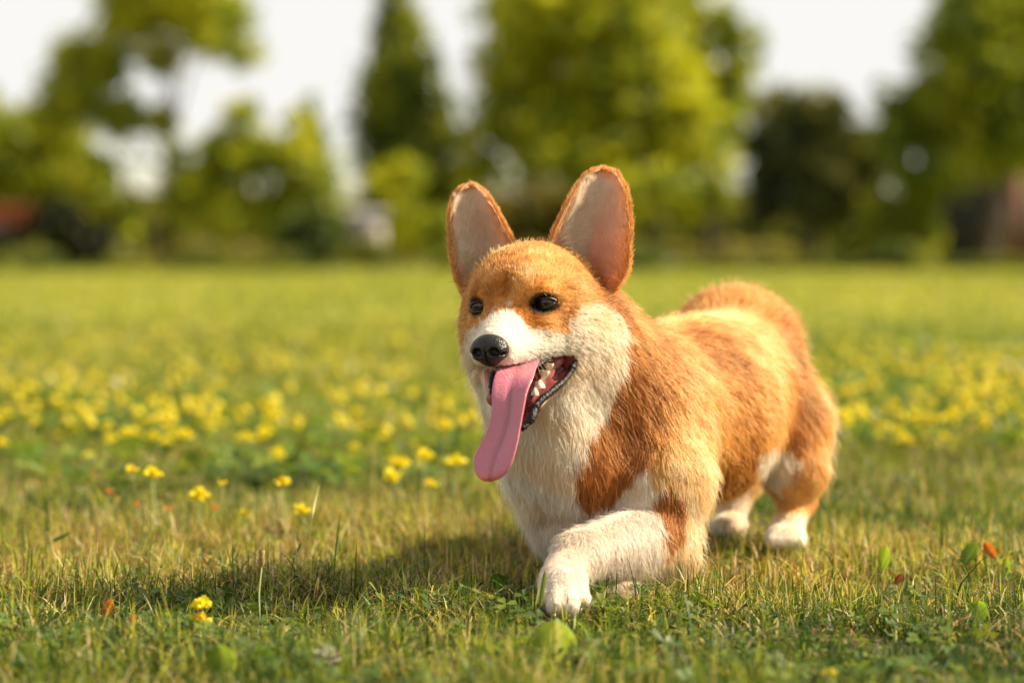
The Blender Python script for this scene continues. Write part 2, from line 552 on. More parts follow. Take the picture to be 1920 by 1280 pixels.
tree('maple_tree', 'big green broadleaf tree filling the top right corner', 'tree', 1850, 55, (1850, 160, .22),
     [(1850, 20, 95), (1930, 40, 110), (1780, 90, 66), (1870, 140, 100), (1745, 175, 56), (1940, 190, 100), (1790, 230, 80), (1720, 250, 52), (1850, 270, 72), (1930, 300, 60), (1700, 320, 42), (1680, 200, 46), (1665, 265, 44), (1760, 320, 56), (1730, 380, 46), (1980, 120, 100), (1900, -60, 90)], int(15000 * M), .16, GA, GB, thr=-.25, seed=39, noise=2.2)
tree('young_tree', 'small yellow-green tree under the right side of the big central crown', 'tree', 1210, 54, (1210, 380, .08),
     [(1180, 370, 48), (1240, 360, 48), (1290, 385, 40), (1150, 410, 34), (1330, 370, 36)], int(3800 * M), .13, GA, YB, thr=-.3, seed=40)
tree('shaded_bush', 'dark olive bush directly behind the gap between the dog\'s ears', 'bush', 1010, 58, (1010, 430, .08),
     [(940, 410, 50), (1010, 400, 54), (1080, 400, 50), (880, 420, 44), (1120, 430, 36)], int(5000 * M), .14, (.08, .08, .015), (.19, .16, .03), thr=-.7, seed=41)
tree('green_bush', 'rounded dark green bush beneath the small pointed spruce', 'bush', 600, 55, (600, 450, .06),
     [(560, 440, 36), (600, 430, 42), (640, 450, 36), (585, 475, 30)], int(3200 * M), .12, DA, (.07, .09, .015), thr=-.9, seed=42)
tree('yellow_bush', 'low yellow-green bush below the tall conifer', 'bush', 780, 56, (780, 450, .06),
     [(720, 350, 40), (760, 330, 36), (745, 400, 36), (820, 430, 40), (770, 450, 30)], int(3400 * M), .12, GA, YB, thr=-.4, seed=43)
tree('low_shrub', 'small dark shrub round the foot of the loose tree trunk', 'shrub', 298, 53, (298, 490, .05),
     [(298, 505, 20), (272, 508, 14), (325, 508, 14)], int(900 * M), .09, (.02, .03, .008), (.06, .07, .02), thr=-1.3, seed=44)
tree('low_shrub', 'small green shrub hiding the lower half of the white shed', 'shrub', 684, 48, (684, 480, .04),
     [(668, 474, 20), (695, 470, 22), (715, 482, 18), (650, 486, 16)], int(1300 * M), .09, (.10, .13, .02), (.28, .30, .04), thr=-1.0, seed=47)
tree('hazel_bush', 'mid-green bush between the round dark tree and the big right-hand tree', 'bush', 1690, 56, (1690, 430, .07),
     [(1650, 400, 40), (1700, 410, 42), (1640, 450, 34), (1740, 440, 30), (1580, 460, 26)], int(3600 * M), .12, DA, GB, thr=-.6, seed=45)

# far woods and the bright scrub below the crowns, each one mass
fb = [(x, 430 + 22 * math.sin(x * .021), 52 + 14 * math.sin(x * .05)) for x in range(-200, 2200, 38)]
fw = leaf_cloud('far_woods', fb, 86, int(26000 * M), .26, (.07, .09, .018), (.20, .20, .03), thr=-1.0, seed=50, dspread=2)
tag(fw, 'continuous olive-green wood far behind the single trees', 'woods', kind='stuff')
sb = [(x, 476 + 6 * math.sin(x * .03), 15 + 5 * math.sin(x * .07)) for x in range(-100, 2050, 16)]
sw = leaf_cloud('scrub', sb, 72, int(14000 * M), .16, (.13, .14, .03), (.26, .24, .05), thr=-.5, seed=51, dspread=3)
tag(sw, 'pale sunlit scrub and long grass between the trunks at the lawn edge', 'scrub', kind='stuff')


r_ = np.random.default_rng(3)
ub = []
for x in range(-120, 2060, 13):
    hgt = 1.0 if (x < 640 or 820 < x < 1240 or x > 1540) else .25
    hgt *= .2 + 1.5 * max(0, math.sin(x * .027) * math.sin(x * .0113 + 1)) ** .7
    ub.append((x, 506 - 4 * hgt - max(0, x - 900) * .010, 6 + 16 * hgt))
uw = leaf_cloud('undergrowth', ub, 41, int(16000 * M), .11, (.055, .085, .018), (.20, .22, .03), thr=-.9, seed=52, dspread=2)
tag(uw, 'uneven low undergrowth and tall grass along the far edge of the lawn', 'undergrowth', kind='stuff')
# ------------------------------------------------------------------ far buildings
def quadbox(lo, hi):
    (a, b, c), (d, e, f) = lo, hi
    V = [(a, b, c), (d, b, c), (d, e, c), (a, e, c), (a, b, f), (d, b, f), (d, e, f), (a, e, f)]
    F = [(0, 3, 2, 1), (4, 5, 6, 7), (0, 1, 5, 4), (1, 2, 6, 5), (2, 3, 7, 6), (3, 0, 4, 7)]
    return V, F


def shed(name, label, cat, px0, px1, ytop, yroof, depth, wallc, roofc, deep=3.0):
    a = P(px0, 480, depth); b = P(px1, 480, depth); zt = P(px0, ytop, depth)[2]; zr = P(px0, yroof, depth)[2]
    o = empty(name, ((a[0] + b[0]) / 2, depth + deep / 2, 0)); tag(o, label, cat)
    inv = Matrix.Translation(-o.location)
    V, F = quadbox((a[0], depth, -.05), (b[0], depth + deep, zt))
    w = mesh_from('wall', V, F, principled(name + '_wall', wallc, .8, .2, noise=(3, tuple(c * .8 for c in wallc))), smooth=False); w.parent = o; w.matrix_parent_inverse = inv
    e = .18
    V = [(a[0] - e, depth - e, zt + .01), (b[0] + e, depth - e, zt + .01), (b[0] + e, depth + deep + e, zt + .01), (a[0] - e, depth + deep + e, zt + .01), (a[0] - e, depth + deep / 2, zr), (b[0] + e, depth + deep / 2, zr)]
    F = [(0, 1, 5, 4), (2, 3, 4, 5), (0, 4, 3, 3), (1, 2, 5, 5), (0, 3, 2, 1)]
    r = mesh_from('roof', V, F, principled(name + '_roof', roofc, .7, .2, noise=(5, tuple(c * .7 for c in roofc))), smooth=False); r.parent = o; r.matrix_parent_inverse = inv
    cx = (a[0] + b[0]) / 2
    V, F = quadbox((cx - .35, depth - .04, 0), (cx + .35, depth - .003, min(1.9, zt * .8)))
    d = mesh_from('door', V, F, principled(name + '_door', (.12, .10, .09), .6), smooth=False); d.parent = o; d.matrix_parent_inverse = inv


shed('white_shed', 'small white shed seen between the conifer and the pointed spruce', 'shed', 662, 706, 408, 392, 50, (.50, .48, .50), (.36, .34, .34))
shed('garden_hut', 'small hut with an orange-red wall at the left edge beside the dark bush', 'hut', -30, 34, 400, 380, 57, (.50, .13, .04), (.42, .10, .03))
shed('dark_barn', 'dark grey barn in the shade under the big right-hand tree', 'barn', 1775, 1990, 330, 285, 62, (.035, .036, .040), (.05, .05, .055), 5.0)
pv = P(1906, 440, 52)
V, F = quadbox((pv[0] - .15, 52, -.05), (pv[0] + .15, 52.3, P(1906, 330, 52)[2]))
tag(mesh_from('wooden_post', V, F, principled('post_wood', (.17, .075, .045), .8, .2, noise=(9, (.10, .05, .03))), smooth=False), 'thick reddish-brown post in front of the dark barn at the right edge', 'post')

# ------------------------------------------------------------------ THE DOG
dog = empty('corgi_dog', (0.16, 2.75, 0.0))
tag(dog, 'orange and white corgi trotting on the grass with its tongue hanging out', 'dog')
DOGINV = Vector((-0.16, -2.75, 0.0))


def own(o):
    """parent to the dog, geometry given in world space"""
    o.parent = dog
    o.matrix_parent_inverse = Matrix.Translation(DOGINV)
    return o


YAW, HP, ROLL = math.radians(22), math.radians(-4), math.radians(3.5)
hF = np.array([-math.sin(YAW) * math.cos(HP), -math.cos(YAW) * math.cos(HP), math.sin(HP)])
hX = np.array([math.cos(YAW), -math.sin(YAW), 0.0])
hZ = np.cross(hF, hX) * -1
if hZ[2] < 0: hZ = -hZ
c_, s_ = math.cos(ROLL), math.sin(ROLL)
hX, hZ = hX * c_ + hZ * s_, hZ * c_ - hX * s_
HO = P(961, 571, 2.575)
HA = np.stack([hX, hF, hZ])


def H(x, y, z):
    return HO + 0.01 * (x * hX + y * hF + z * hZ)


def toH(p):
    q = (p - HO) * 100
    return q @ hX, q @ hF, q @ hZ


ax_f = np.array([-0.544, -0.839, 0.0]); ax_l = np.array([0.839, -0.544, 0.0]); ax_z = np.array([0, 0, 1.0])
BA = np.stack([ax_f, ax_l, ax_z])

G = Field((-0.12, 2.36, -0.01), (0.46, 3.24, 0.46), 0.0032)
# trunk
G.chain([((0.142, 2.77, 0.188), 0.094), ((0.215, 2.88, 0.192), 0.098), ((0.252, 2.97, 0.202), 0.088), ((0.266, 3.04, 0.226), 0.078)], 0.03)
G.ell((0.205, 2.865, 0.152), (0.13, 0.075, 0.065), BA, 0.04)                          # belly
G.ell((0.283, 3.08, 0.245), (0.080, 0.078, 0.078), BA, 0.02)                          # rump
# neck and chest
G.cone(H(0, -6.0, -3.2), (0.100, 2.745, 0.215), 0.060, 0.090, 0.03)
G.cone(P(1120, 760, 2.74), P(1083, 890, 2.70), 0.085, 0.063, 0.03)
G.cone(P(1083, 890, 2.70), P(1083, 985, 2.68), 0.063, 0.044, 0.03)
G.cone(H(0, -4.5, -8.0), P(1050, 850, 2.67), 0.045, 0.056, 0.03)
G.cone(H(-2.5, -5.0, -6.5), P(1010, 830, 2.66), 0.040, 0.036, 0.03)
G.ell(P(1140, 960, 2.76), (0.10, 0.08, 0.07), BA, 0.03)
# near foreleg, reaching forward
G.cone(P(1215, 790, 2.73), P(1238, 900, 2.69), 0.060, 0.052, 0.03)
G.cone(P(1238, 900, 2.69), P(1232, 1010, 2.665), 0.052, 0.038, 0.025)
G.cone(P(1228, 1008, 2.665), P(1085, 1042, 2.545), 0.041, 0.025, 0.014)
G.cone(P(1085, 1042, 2.545), P(1052, 1085, 2.50), 0.0235, 0.021, 0.012)
pw = P(1056, 1100, 2.482)
G.ell(pw, (0.025, 0.028, 0.021), None, 0.010)
for (tx, ty, td, tr) in ((1024, 1122, 2.458, .0096), (1043, 1137, 2.442, .0104), (1069, 1139, 2.442, .0104), (1093, 1126, 2.458, .0094)):
    G.cone(P(tx * .6 + 421, ty - 34, td + .02), P(tx, ty, td), tr * .95, tr, 0.0025)
CLAWS = [P(1022, 1136, 2.448), P(1040, 1151, 2.432), P(1066, 1153, 2.432), P(1089, 1141, 2.446)]
# supporting foreleg, behind it
G.cone(P(1170, 960, 2.72), P(1158, 1060, 2.63), 0.045, 0.022, 0.02)
G.cone(P(1158, 1060, 2.65), P(1160, 1095, 2.61), 0.022, 0.019, 0.015)
G.ell(P(1160, 1110, 2.59), (0.020, 0.026, 0.015), None, 0.01)
# near hind leg
G.cone((0.305, 3.05, 0.215), P(1458, 800, 3.02), 0.060, 0.058, 0.02)
G.cone(P(1458, 800, 3.02), P(1484, 880, 2.99), 0.058, 0.035, 0.03)
G.cone(P(1490, 880, 2.99), P(1492, 935, 3.01), 0.033, 0.021, 0.02)
G.cone(P(1492, 935, 3.01), P(1480, 985, 2.965), 0.020, 0.017, 0.012)
G.ell(P(1474, 1006, 2.945), (0.024, 0.032, 0.016), None, 0.01)
for dx in (-24, -8, 9, 24):
    G.cone(P(1474 + dx * .6, 1000, 2.93), P(1474 + dx, 1015, 2.918), 0.008, 0.008, 0.004)
# far hind leg
G.cone((0.255, 3.10, 0.20), P(1385, 880, 3.13), 0.065, 0.034, 0.03)
G.cone(P(1385, 880, 3.13), P(1372, 965, 3.10), 0.030, 0.017, 0.02)
G.ell(P(1366, 985, 3.08), (0.022, 0.030, 0.015), None, 0.01)
# short tail under the rump fur
G.cone((0.33, 3.13, 0.27), (0.345, 3.17, 0.275), 0.03, 0.02, 0.02)
# skull
G.ell(H(0, -4.2, 0.5), (0.058, 0.062, 0.0515), HA, 0.015)
G.ell(H(0, -1.6, 1.0), (0.042, 0.036, 0.034), HA, 0.015)
G.ell(H(0, 3.0, 1.0), (0.011, 0.020, 0.026), HA, 0.014, sub=True)                    # the stop between the brows
for s in (-1, 1):
    G.ell(H(s * 2.9, -0.45, 1.25), (0.020, 0.019, 0.015), HA, 0.009)                   # brow
    G.ell(H(s * 4.0, -3.8, -3.4), (0.029, 0.038, 0.036), HA, 0.02)                   # cheek
    G.ell(H(s * 3.0, -0.2, -2.2), (0.020, 0.024, 0.018), HA, 0.014)                  # cheekbone
    G.ell(H(s * 4.6, -4.6, -1.0), (0.022, 0.030, 0.034), HA, 0.02)                    # temple
G.cone(H(0.5, -7.0, 0.6), P(1098, 625, 2.77), 0.048, 0.052, 0.03)                    # nape
G.cone(H(2.5, -7.5, -2.5), P(1108, 715, 2.73), 0.050, 0.064, 0.03)                   # ruff
# muzzle and upper lip
G.cone(H(0, 1.0, -2.2), H(0, 5.8, -3.7), 0.029, 0.0185, 0.014)
for s in (-1, 1):
    G.cone(H(s * 1.15, 5.7, -4.5), H(s * 2.9, 0.2, -4.2), 0.0145, 0.0165, 0.010)
    G.cone(H(s * 2.9, 0.2, -4.2), H(s * 4.2, -3.0, -4.2), 0.016, 0.020, 0.012)
# lower jaw, open
G.cone(H(0, -4.0, -7.0), H(0, 2.3, -10.9), 0.026, 0.0150, 0.014)
for s in (-1, 1):
    G.cone(H(s * 4.2, -3.8, -6.4), H(s * 1.7, 2.2, -10.8), 0.016, 0.0105, 0.010)
# the open mouth
G.cone(H(0, 7.5, -8.6), H(0, -1.5, -6.9), 0.020, 0.0155, 0.008, sub=True)
for s in (-1, 1):
    G.cone(H(s * 3.4, 2.6, -8.2), H(s * 4.6, -1.2, -6.0), 0.012, 0.006, 0.005, sub=True)
    G.cone(H(s * 2.0, 5.0, -8.6), H(s * 4.4, 0.6, -6.9), 0.012, 0.010, 0.005, sub=True)
    G.ell(H(s * 3.82, 0.9, 0), (0.0120, 0.012, 0.0095), HA, 0.004, sub=True)     # eye sockets
G.cone(P(1062, 690, 2.555), P(1008, 752, 2.515), 0.0105, 0.0105, 0.004, sub=True)
G.cone(P(1062, 688, 2.56), P(1035, 700, 2.58), 0.010, 0.012, 0.004, sub=True)
bv, bf = G.mesh()
# drop small loose islands (none expected) and keep the single continuous body
bn = G.normal(bv)


# ---- coat colour ---------------------------------------------------------
def inpoly(px, py, poly):
    poly = np.array(poly, dtype=float)
    ins = np.zeros(len(px), dtype=bool)
    j = len(poly) - 1
    for i in range(len(poly)):
        xi, yi = poly[i]; xj, yj = poly[j]
        c = ((yi > py) != (yj > py)) & (px < (xj - xi) * (py - yi) / (yj - yi + 1e-12) + xi)
        ins ^= c
        j = i
    return ins


WHITE_COAT = [(952, 573), (969, 592), (997, 612), (1030, 626), (1056, 617), (1072, 582), (1088, 574), (1123, 568), (1150, 586), (1165, 617),
              (1170, 670), (1152, 713), (1127, 779), (1096, 821), (1087, 847), (1080, 887), (1083, 927), (1107, 945), (1147, 938),
              (1173, 902), (1203, 872), (1227, 864), (1222, 890), (1240, 915), (1228, 940), (1238, 980), (1238, 1013), (1245, 1056),
              (1262, 1062), (1335, 1078), (1335, 1250), (850, 1250), (800, 900), (850, 672), (873, 655), (880, 628), (903, 600), (930, 582)]
PATCH = [(1228, 922), (1242, 908), (1262, 903), (1282, 926), (1288, 958), (1280, 992), (1264, 1022), (1250, 1032), (1242, 1005), (1238, 970)]
CHEST = [(1085, 850), (1120, 790), (1150, 735), (1172, 680), (1190, 690), (1195, 760), (1222, 815), (1218, 868), (1173, 903), (1147, 940), (1107, 950), (1080, 927)]
WHITE_THIGH = [(1420, 838), (1450, 826), (1505, 846), (1490, 885), (1468, 918), (1440, 915), (1420, 880)]
# tone anchors: px, py, depth, tone (0 cream .. 1 deep rust), weight; pale rump-edge and back-top tones also hold painted-in sunlight
TONES = [(960, 540, 2.55, .58), (925, 462, 2.63, .20), (945, 480, 2.6, .5), (1000, 468, 2.62, .62), (1060, 480, 2.62, .58), (994, 515, 2.56, .26), (1012, 505, 2.56, .50), (1045, 537, 2.55, .80), (1012, 540, 2.54, .76), (922, 536, 2.57, .78), (900, 545, 2.58, .7), (975, 508, 2.57, .55), (912, 521, 2.56, .34),
         (955, 500, 2.58, .72), (1030, 540, 2.56, .45), (1070, 545, 2.58, .38), (1115, 535, 2.62, .92), (1150, 560, 2.68, .85), (1085, 505, 2.62, .62), (1040, 600, 2.54, .62),
         (985, 590, 2.54, .72), (905, 595, 2.54, .62), (880, 560, 2.6, .52), (866, 620, 2.62, .42), (1185, 580, 2.7, .62), (1180, 650, 2.72, .88), (1168, 740, 2.7, .90),
         (1215, 660, 2.74, .62), (1230, 720, 2.74, .42), (1130, 850, 2.68, .86), (1180, 850, 2.68, .88), (1120, 910, 2.66, .90), (1190, 790, 2.7, .70), (1260, 800, 2.7, .34),
         (1260, 720, 2.76, .50), (1290, 650, 2.8, .80), (1310, 700, 2.8, .85), (1240, 620, 2.82, .35), (1300, 590, 2.9, .28), (1340, 565, 2.95, .20), (1270, 585, 2.9, .55), (1390, 590, 2.98, .36),
         (1350, 650, 2.86, .58), (1420, 680, 2.86, .34), (1320, 760, 2.78, .42), (1350, 800, 2.8, .62), (1345, 740, 2.8, .80), (1400, 780, 2.84, .38), (1310, 880, 2.76, .40), (1370, 870, 2.8, .72),
         (1335, 920, 2.78, .75), (1290, 850, 2.72, .24), (1230, 920, 2.66, .18), (1265, 940, 2.66, .20), (1268, 1000, 2.66, .12), (1300, 960, 2.66, .10), (1310, 910, 2.68, .22), (1320, 1020, 2.72, .10), (1290, 1060, 2.7, .05),
         (1380, 535, 3.05, .62), (1320, 530, 3.05, .72), (1440, 545, 3.05, .58), (1480, 600, 3.05, .70), (1460, 680, 3.02, .92), (1475, 760, 3.0, .92), (1450, 820, 3.0, .9), (1510, 680, 3.05, .48), (1530, 760, 3.03, .42),
         (1555, 800, 3.03, .15), (1545, 700, 3.05, .25), (1505, 870, 3.0, .85), (1540, 860, 3.0, .22), (1490, 935, 2.98, .38), (1475, 1000, 2.95, .0), (1370, 960, 3.1, .02), (1385, 900, 3.1, .3)]
TA = np.array([np.append(P(a, b, c), t) for (a, b, c, t) in TONES])
RAMP_X = np.array([0, .2, .4, .6, .8, 1.0])
RAMP_C = np.array([(.90, .76, .56), (.90, .67, .35), (.87, .545, .175), (.80, .39, .072), (.52, .17, .025), (.27, .075, .012)])


def tone_to_rgb(t):
    return np.stack([np.interp(t, RAMP_X, RAMP_C[:, i]) for i in range(3)], 1)


def coat(p):
    """albedo of the coat at world points"""
    px, py = proj(p)
    jx = 7 * vnoise(p, 70, 3) + rng.normal(size=len(p)) * 3.0
    jy = 7 * vnoise(p, 70, 4) + rng.normal(size=len(p)) * 3.0
    # smooth interpolation between tone anchors
    t = np.zeros(len(p))
    for s in range(0, len(p), 60000):
        q = p[s:s + 60000]
        d2 = ((q[:, None, :] - TA[None, :, :3]) ** 2).sum(2) + 0.008 ** 2
        w = d2 ** -2.2
        t[s:s + 60000] = (w * TA[None, :, 3]).sum(1) / w.sum(1)
    t = t + np.where(t < .55, .07, .02) * (t > .22) + 0.11 * vnoise(p, 28, 5, 2) + rng.normal(size=len(p)) * 0.11
    pt = inpoly(px + jx, py + jy, PATCH) & (p[:, 1] < 2.8)
    t = np.where(pt, .84 + .12 * rng.normal(size=len(p)), t)
    ct = inpoly(px + 2.2 * jx, py + 2.2 * jy, CHEST) & (p[:, 1] < 2.8)
    t = np.where(ct, np.maximum(t, .80 + .10 * rng.normal(size=len(p))), t)
    t = np.clip(t, 0, 1)
    col = tone_to_rgb(t)
    w1 = inpoly(px + jx, py + jy, WHITE_COAT) & (p[:, 1] < 2.86)
    w2 = inpoly(px + jx * 1.4, py + jy * 1.4, WHITE_THIGH)
    w3 = (p[:, 1] > 2.88) & (py + jy > 965)
    wh = (w1 & ~pt) | w2 | w3
    # pale underparts and the far hind leg
    wh |= (p[:, 1] > 2.95) & (px < 1405) & (py > 905)
    white = np.array([.96, .875, .77]) * (1 + 0.05 * rng.normal(size=(len(p), 1)))
    # cream shading of the ruff: warm near the borders
    warm = np.clip(0.42 + 0.40 * vnoise(p, 14, 9), 0, 1)[:, None]
    lx, ly, lz = toH(p)
    muz = (ly > 0.5) & (lz > -6.5)
    warm[muz] *= 0.25
    tan = np.exp(-(((px - 1128) / 26) ** 2 + ((py - 603) / 24) ** 2)) * (p[:, 1] < 2.7)
    warm = np.clip(warm + tan[:, None] * .9, 0, 1.25)
    leg = (py > 960)
    warm[leg] *= 0.7
    white = white * (1 - warm) + np.array([.94, .745, .53]) * warm
    white = np.where(((py > 945) & (px < 1245))[:, None], white * .80, white)  # white of foreleg and lower chest darkened in the colour, like soft shade
    col = np.where(wh[:, None], white, col)
    return np.clip(col, 0, .96)


skin_col = coat(bv) * np.array([.80, .72, .66])
_x, _y, _z = toH(bv)
for s in (-1, 1):
    skin_col[(((np.abs(_x - s * 3.85)) / 1.25) ** 2 + (_z / 1.25) ** 2 < 1) & (_y > -2.2)] = (.010, .008, .007)
_px, _py = proj(bv)
_m = inpoly(_px, _py, [(985, 690), (1040, 666), (1072, 660), (1082, 675), (1076, 697), (1062, 718), (1044, 735), (1018, 757), (1003, 785), (985, 803), (955, 803), (930, 760), (924, 700)]) & (bv[:, 1] < 2.66) & (bv[:, 1] > 2.49) & (_z < -5.4)
skin_col[_m] = (.16, .035, .035)
m_skin = principled('coat_underlayer', (.5, .3, .15), 0.8, 0.15, attr='tint')
body = mesh_from('body', bv, bf, m_skin, None, colors=skin_col)
own(body)

# ---- hair shader -----------------------------------------------------------
def hair_mat(name, rough=0.35, transm=0.3, glossy=.3):
    N = NT(name)
    a = N.n('ShaderNodeAttribute', attribute_name='tint')
    hb = N.n('ShaderNodeBsdfPrincipled')
    hb.inputs['Roughness'].default_value = 0.48
    hb.inputs['Specular IOR Level'].default_value = 0.22
    hb.inputs['Sheen Weight'].default_value = 0.0
    tr = N.n('ShaderNodeBsdfTranslucent')
    mx = N.n('ShaderNodeMixShader')
    mx.inputs[0].default_value = transm
    N.l(a.outputs['Color'], hb.inputs['Base Color'])
    N.l(a.outputs['Color'], tr.inputs[0])
    N.l(hb.outputs[0], mx.inputs[1]); N.l(tr.outputs[0], mx.inputs[2])
    ch = N.n('ShaderNodeBsdfHairPrincipled')
    ch.model = 'CHIANG'; ch.parametrization = 'COLOR'
    ch.inputs['Roughness'].default_value = 0.4
    ch.inputs['Radial Roughness'].default_value = 0.6
    N.l(a.outputs['Color'], ch.inputs['Color'])
    m2 = N.n('ShaderNodeMixShader'); m2.inputs[0].default_value = glossy
    N.l(mx.outputs[0], m2.inputs[1]); N.l(ch.outputs[0], m2.inputs[2])
    N.l(m2.outputs[0], N.out.inputs[0])
    return N.m


m_fur = hair_mat('fur_strands')
m_earfur = hair_mat('ear_strands', transm=.55, glossy=.15)
EARFUR = []

# flow anchors: px, py, depth, (dx, dy, ddepth), length cm, lift degrees
FLOW = [
 (925, 600, 2.50, (.2, -.8, .7), .35, 14), (950, 575, 2.54, (.1, -.8, .6), .5, 16), (985, 640, 2.50, (.8, -.1, .5), .45, 14), (1025, 640, 2.54, (.9, .15, .3), .8, 18),
 (1045, 655, 2.56, (.9, .35, .3), .7, 18), (925, 692, 2.47, (.1, 1, .1), .35, 22), (975, 680, 2.48, (.4, .9, .1), .6, 20), (885, 640, 2.52, (-.3, .2, .8), .4, 14),
 (960, 530, 2.56, (.02, -1, .4), .8, 16), (1020, 500, 2.58, (.35, -.8, .5), 1.0, 18), (905, 515, 2.58, (-.25, -.8, .4), .9, 20), (1000, 460, 2.62, (.15, -.5, .9), 1.2, 30),
 (925, 465, 2.64, (-.1, -.9, .4), 1.5, 45), (1050, 600, 2.55, (.9, .25, .3), .9, 18), (1075, 560, 2.58, (.9, .0, .5), 1.2, 20), (1090, 510, 2.62, (.8, -.3, .6), 1.4, 22),
 (1110, 620, 2.60, (.75, .55, .3), 1.7, 26), (1140, 550, 2.66, (.9, .35, .5), 2.0, 30), (1130, 690, 2.62, (.5, .85, .2), 2.3, 26), (1075, 730, 2.60, (.35, .9, .2), 1.7, 22), (1030, 775, 2.57, (.3, .9, .25), 1.1, 18),
 (872, 600, 2.63, (-.5, .8, .4), 1.6, 32), (868, 560, 2.63, (-.5, .5, .5), 1.3, 30), (880, 690, 2.64, (-.35, .95, .2), 2.2, 30), (900, 780, 2.64, (-.15, 1, .1), 2.6, 28),
 (1170, 590, 2.70, (.35, .9, .3), 2.4, 24), (1160, 680, 2.70, (.35, .95, .2), 3.0, 24), (1150, 780, 2.68, (.15, 1, .1), 3.0, 20), (1150, 870, 2.66, (.08, 1, .05), 3.2, 16),
 (1060, 820, 2.63, (.06, 1, .05), 3.0, 18), (1000, 860, 2.64, (-.06, 1, .0), 3.0, 20), (980, 940, 2.66, (-.15, 1, -.05), 2.8, 24), (1050, 960, 2.63, (.05, 1, 0), 2.6, 16), (1030, 1030, 2.66, (.1, 1, -.1), 2.0, 20),
 (1220, 700, 2.72, (.6, .75, .35), 2.8, 22), (1230, 790, 2.68, (.35, .95, .15), 2.6, 18), (1240, 880, 2.64, (.1, 1, .05), 2.0, 16), (1265, 960, 2.64, (-.15, 1, 0), 1.9, 18), (1300, 950, 2.70, (.3, 1, .1), 2.3, 20),
 (1290, 1035, 2.67, (.45, .9, .1), 3.4, 30), (1180, 900, 2.66, (-.2, 1, 0), 2.0, 16),
 (1180, 980, 2.60, (-.2, .9, -.1), 1.3, 16), (1120, 1010, 2.56, (-.15, .9, -.1), 1.3, 16), (1190, 1075, 2.60, (.35, .9, .0), 2.6, 26), (1130, 1095, 2.56, (.3, .9, .0), 1.6, 22), (1060, 1050, 2.49, (-.35, 1, -.2), .7, 14), (1050, 1120, 2.45, (-.1, 1, -.15), .24, 12), (1030, 1135, 2.44, (-.1, 1, -.15), .22, 12), (1075, 1135, 2.44, (-.1, 1, -.15), .22, 12),
 (1150, 1080, 2.60, (0, 1, 0), .9, 14), (1260, 620, 2.84, (.5, .1, .85), 2.2, 20), (1320, 580, 2.94, (.5, .1, .85), 1.6, 18), (1300, 680, 2.80, (.75, .55, .6), 2.2, 16), (1350, 740, 2.82, (.7, .8, .5), 2.2, 16),
 (1420, 700, 2.86, (.5, .75, .6), 2.2, 18), (1400, 850, 2.84, (.4, 1, .4), 2.4, 20), (1320, 860, 2.76, (.35, 1, .25), 2.3, 18), (1350, 950, 2.80, (.4, 1, .3), 2.4, 24),
 (1390, 530, 3.06, (.25, -.25, .9), 3.2, 45), (1300, 545, 3.06, (-.3, -.3, .9), 2.8, 42), (1480, 580, 3.06, (.75, .1, .6), 3.2, 42), (1525, 660, 3.05, (.6, .85, .3), 2.8, 32), (1550, 780, 3.03, (.4, .95, .2), 2.8, 28),
 (1460, 700, 3.00, (.5, .85, .2), 2.6, 22), (1480, 800, 2.97, (.15, 1, .1), 2.4, 18), (1540, 860, 3.02, (.35, 1, .1), 3.0, 26), (1490, 900, 2.97, (.1, 1, 0), 1.5, 16), (1490, 950, 2.98, (0, 1, 0), .9, 14), (1475, 1005, 2.93, (-.1, 1, -.2), .5, 14),
 (1370, 950, 3.10, (0, 1, 0), .9, 16)]
FLOW += [(1100, 490, 2.61, (.5, -.8, .3), 1.5, 34), (1135, 515, 2.63, (.6, -.7, .3), 1.8, 36), (1160, 540, 2.66, (.7, -.1, .4), 2.0, 34), (893, 490, 2.63, (-.5, -.8, .3), 1.5, 40), (872, 530, 2.65, (-.6, -.6, .3), 1.3, 32)]
FA = np.array([np.concatenate([P(a, b, c), (lambda v: v / np.linalg.norm(v))(np.array([d[0], d[2], -d[1]])), [L, l]]) for (a, b, c, d, L, l) in FLOW])


def flow(p):
    out = np.zeros((len(p), 5))
    for s in range(0, len(p), 50000):
        q = p[s:s + 50000]
        d2 = ((q[:, None, :] - FA[None, :, :3]) ** 2).sum(2) + 0.008 ** 2
        w = d2 ** -2.0
        w /= w.sum(1, keepdims=True)
        out[s:s + 50000] = w @ FA[:, 3:]
    return out


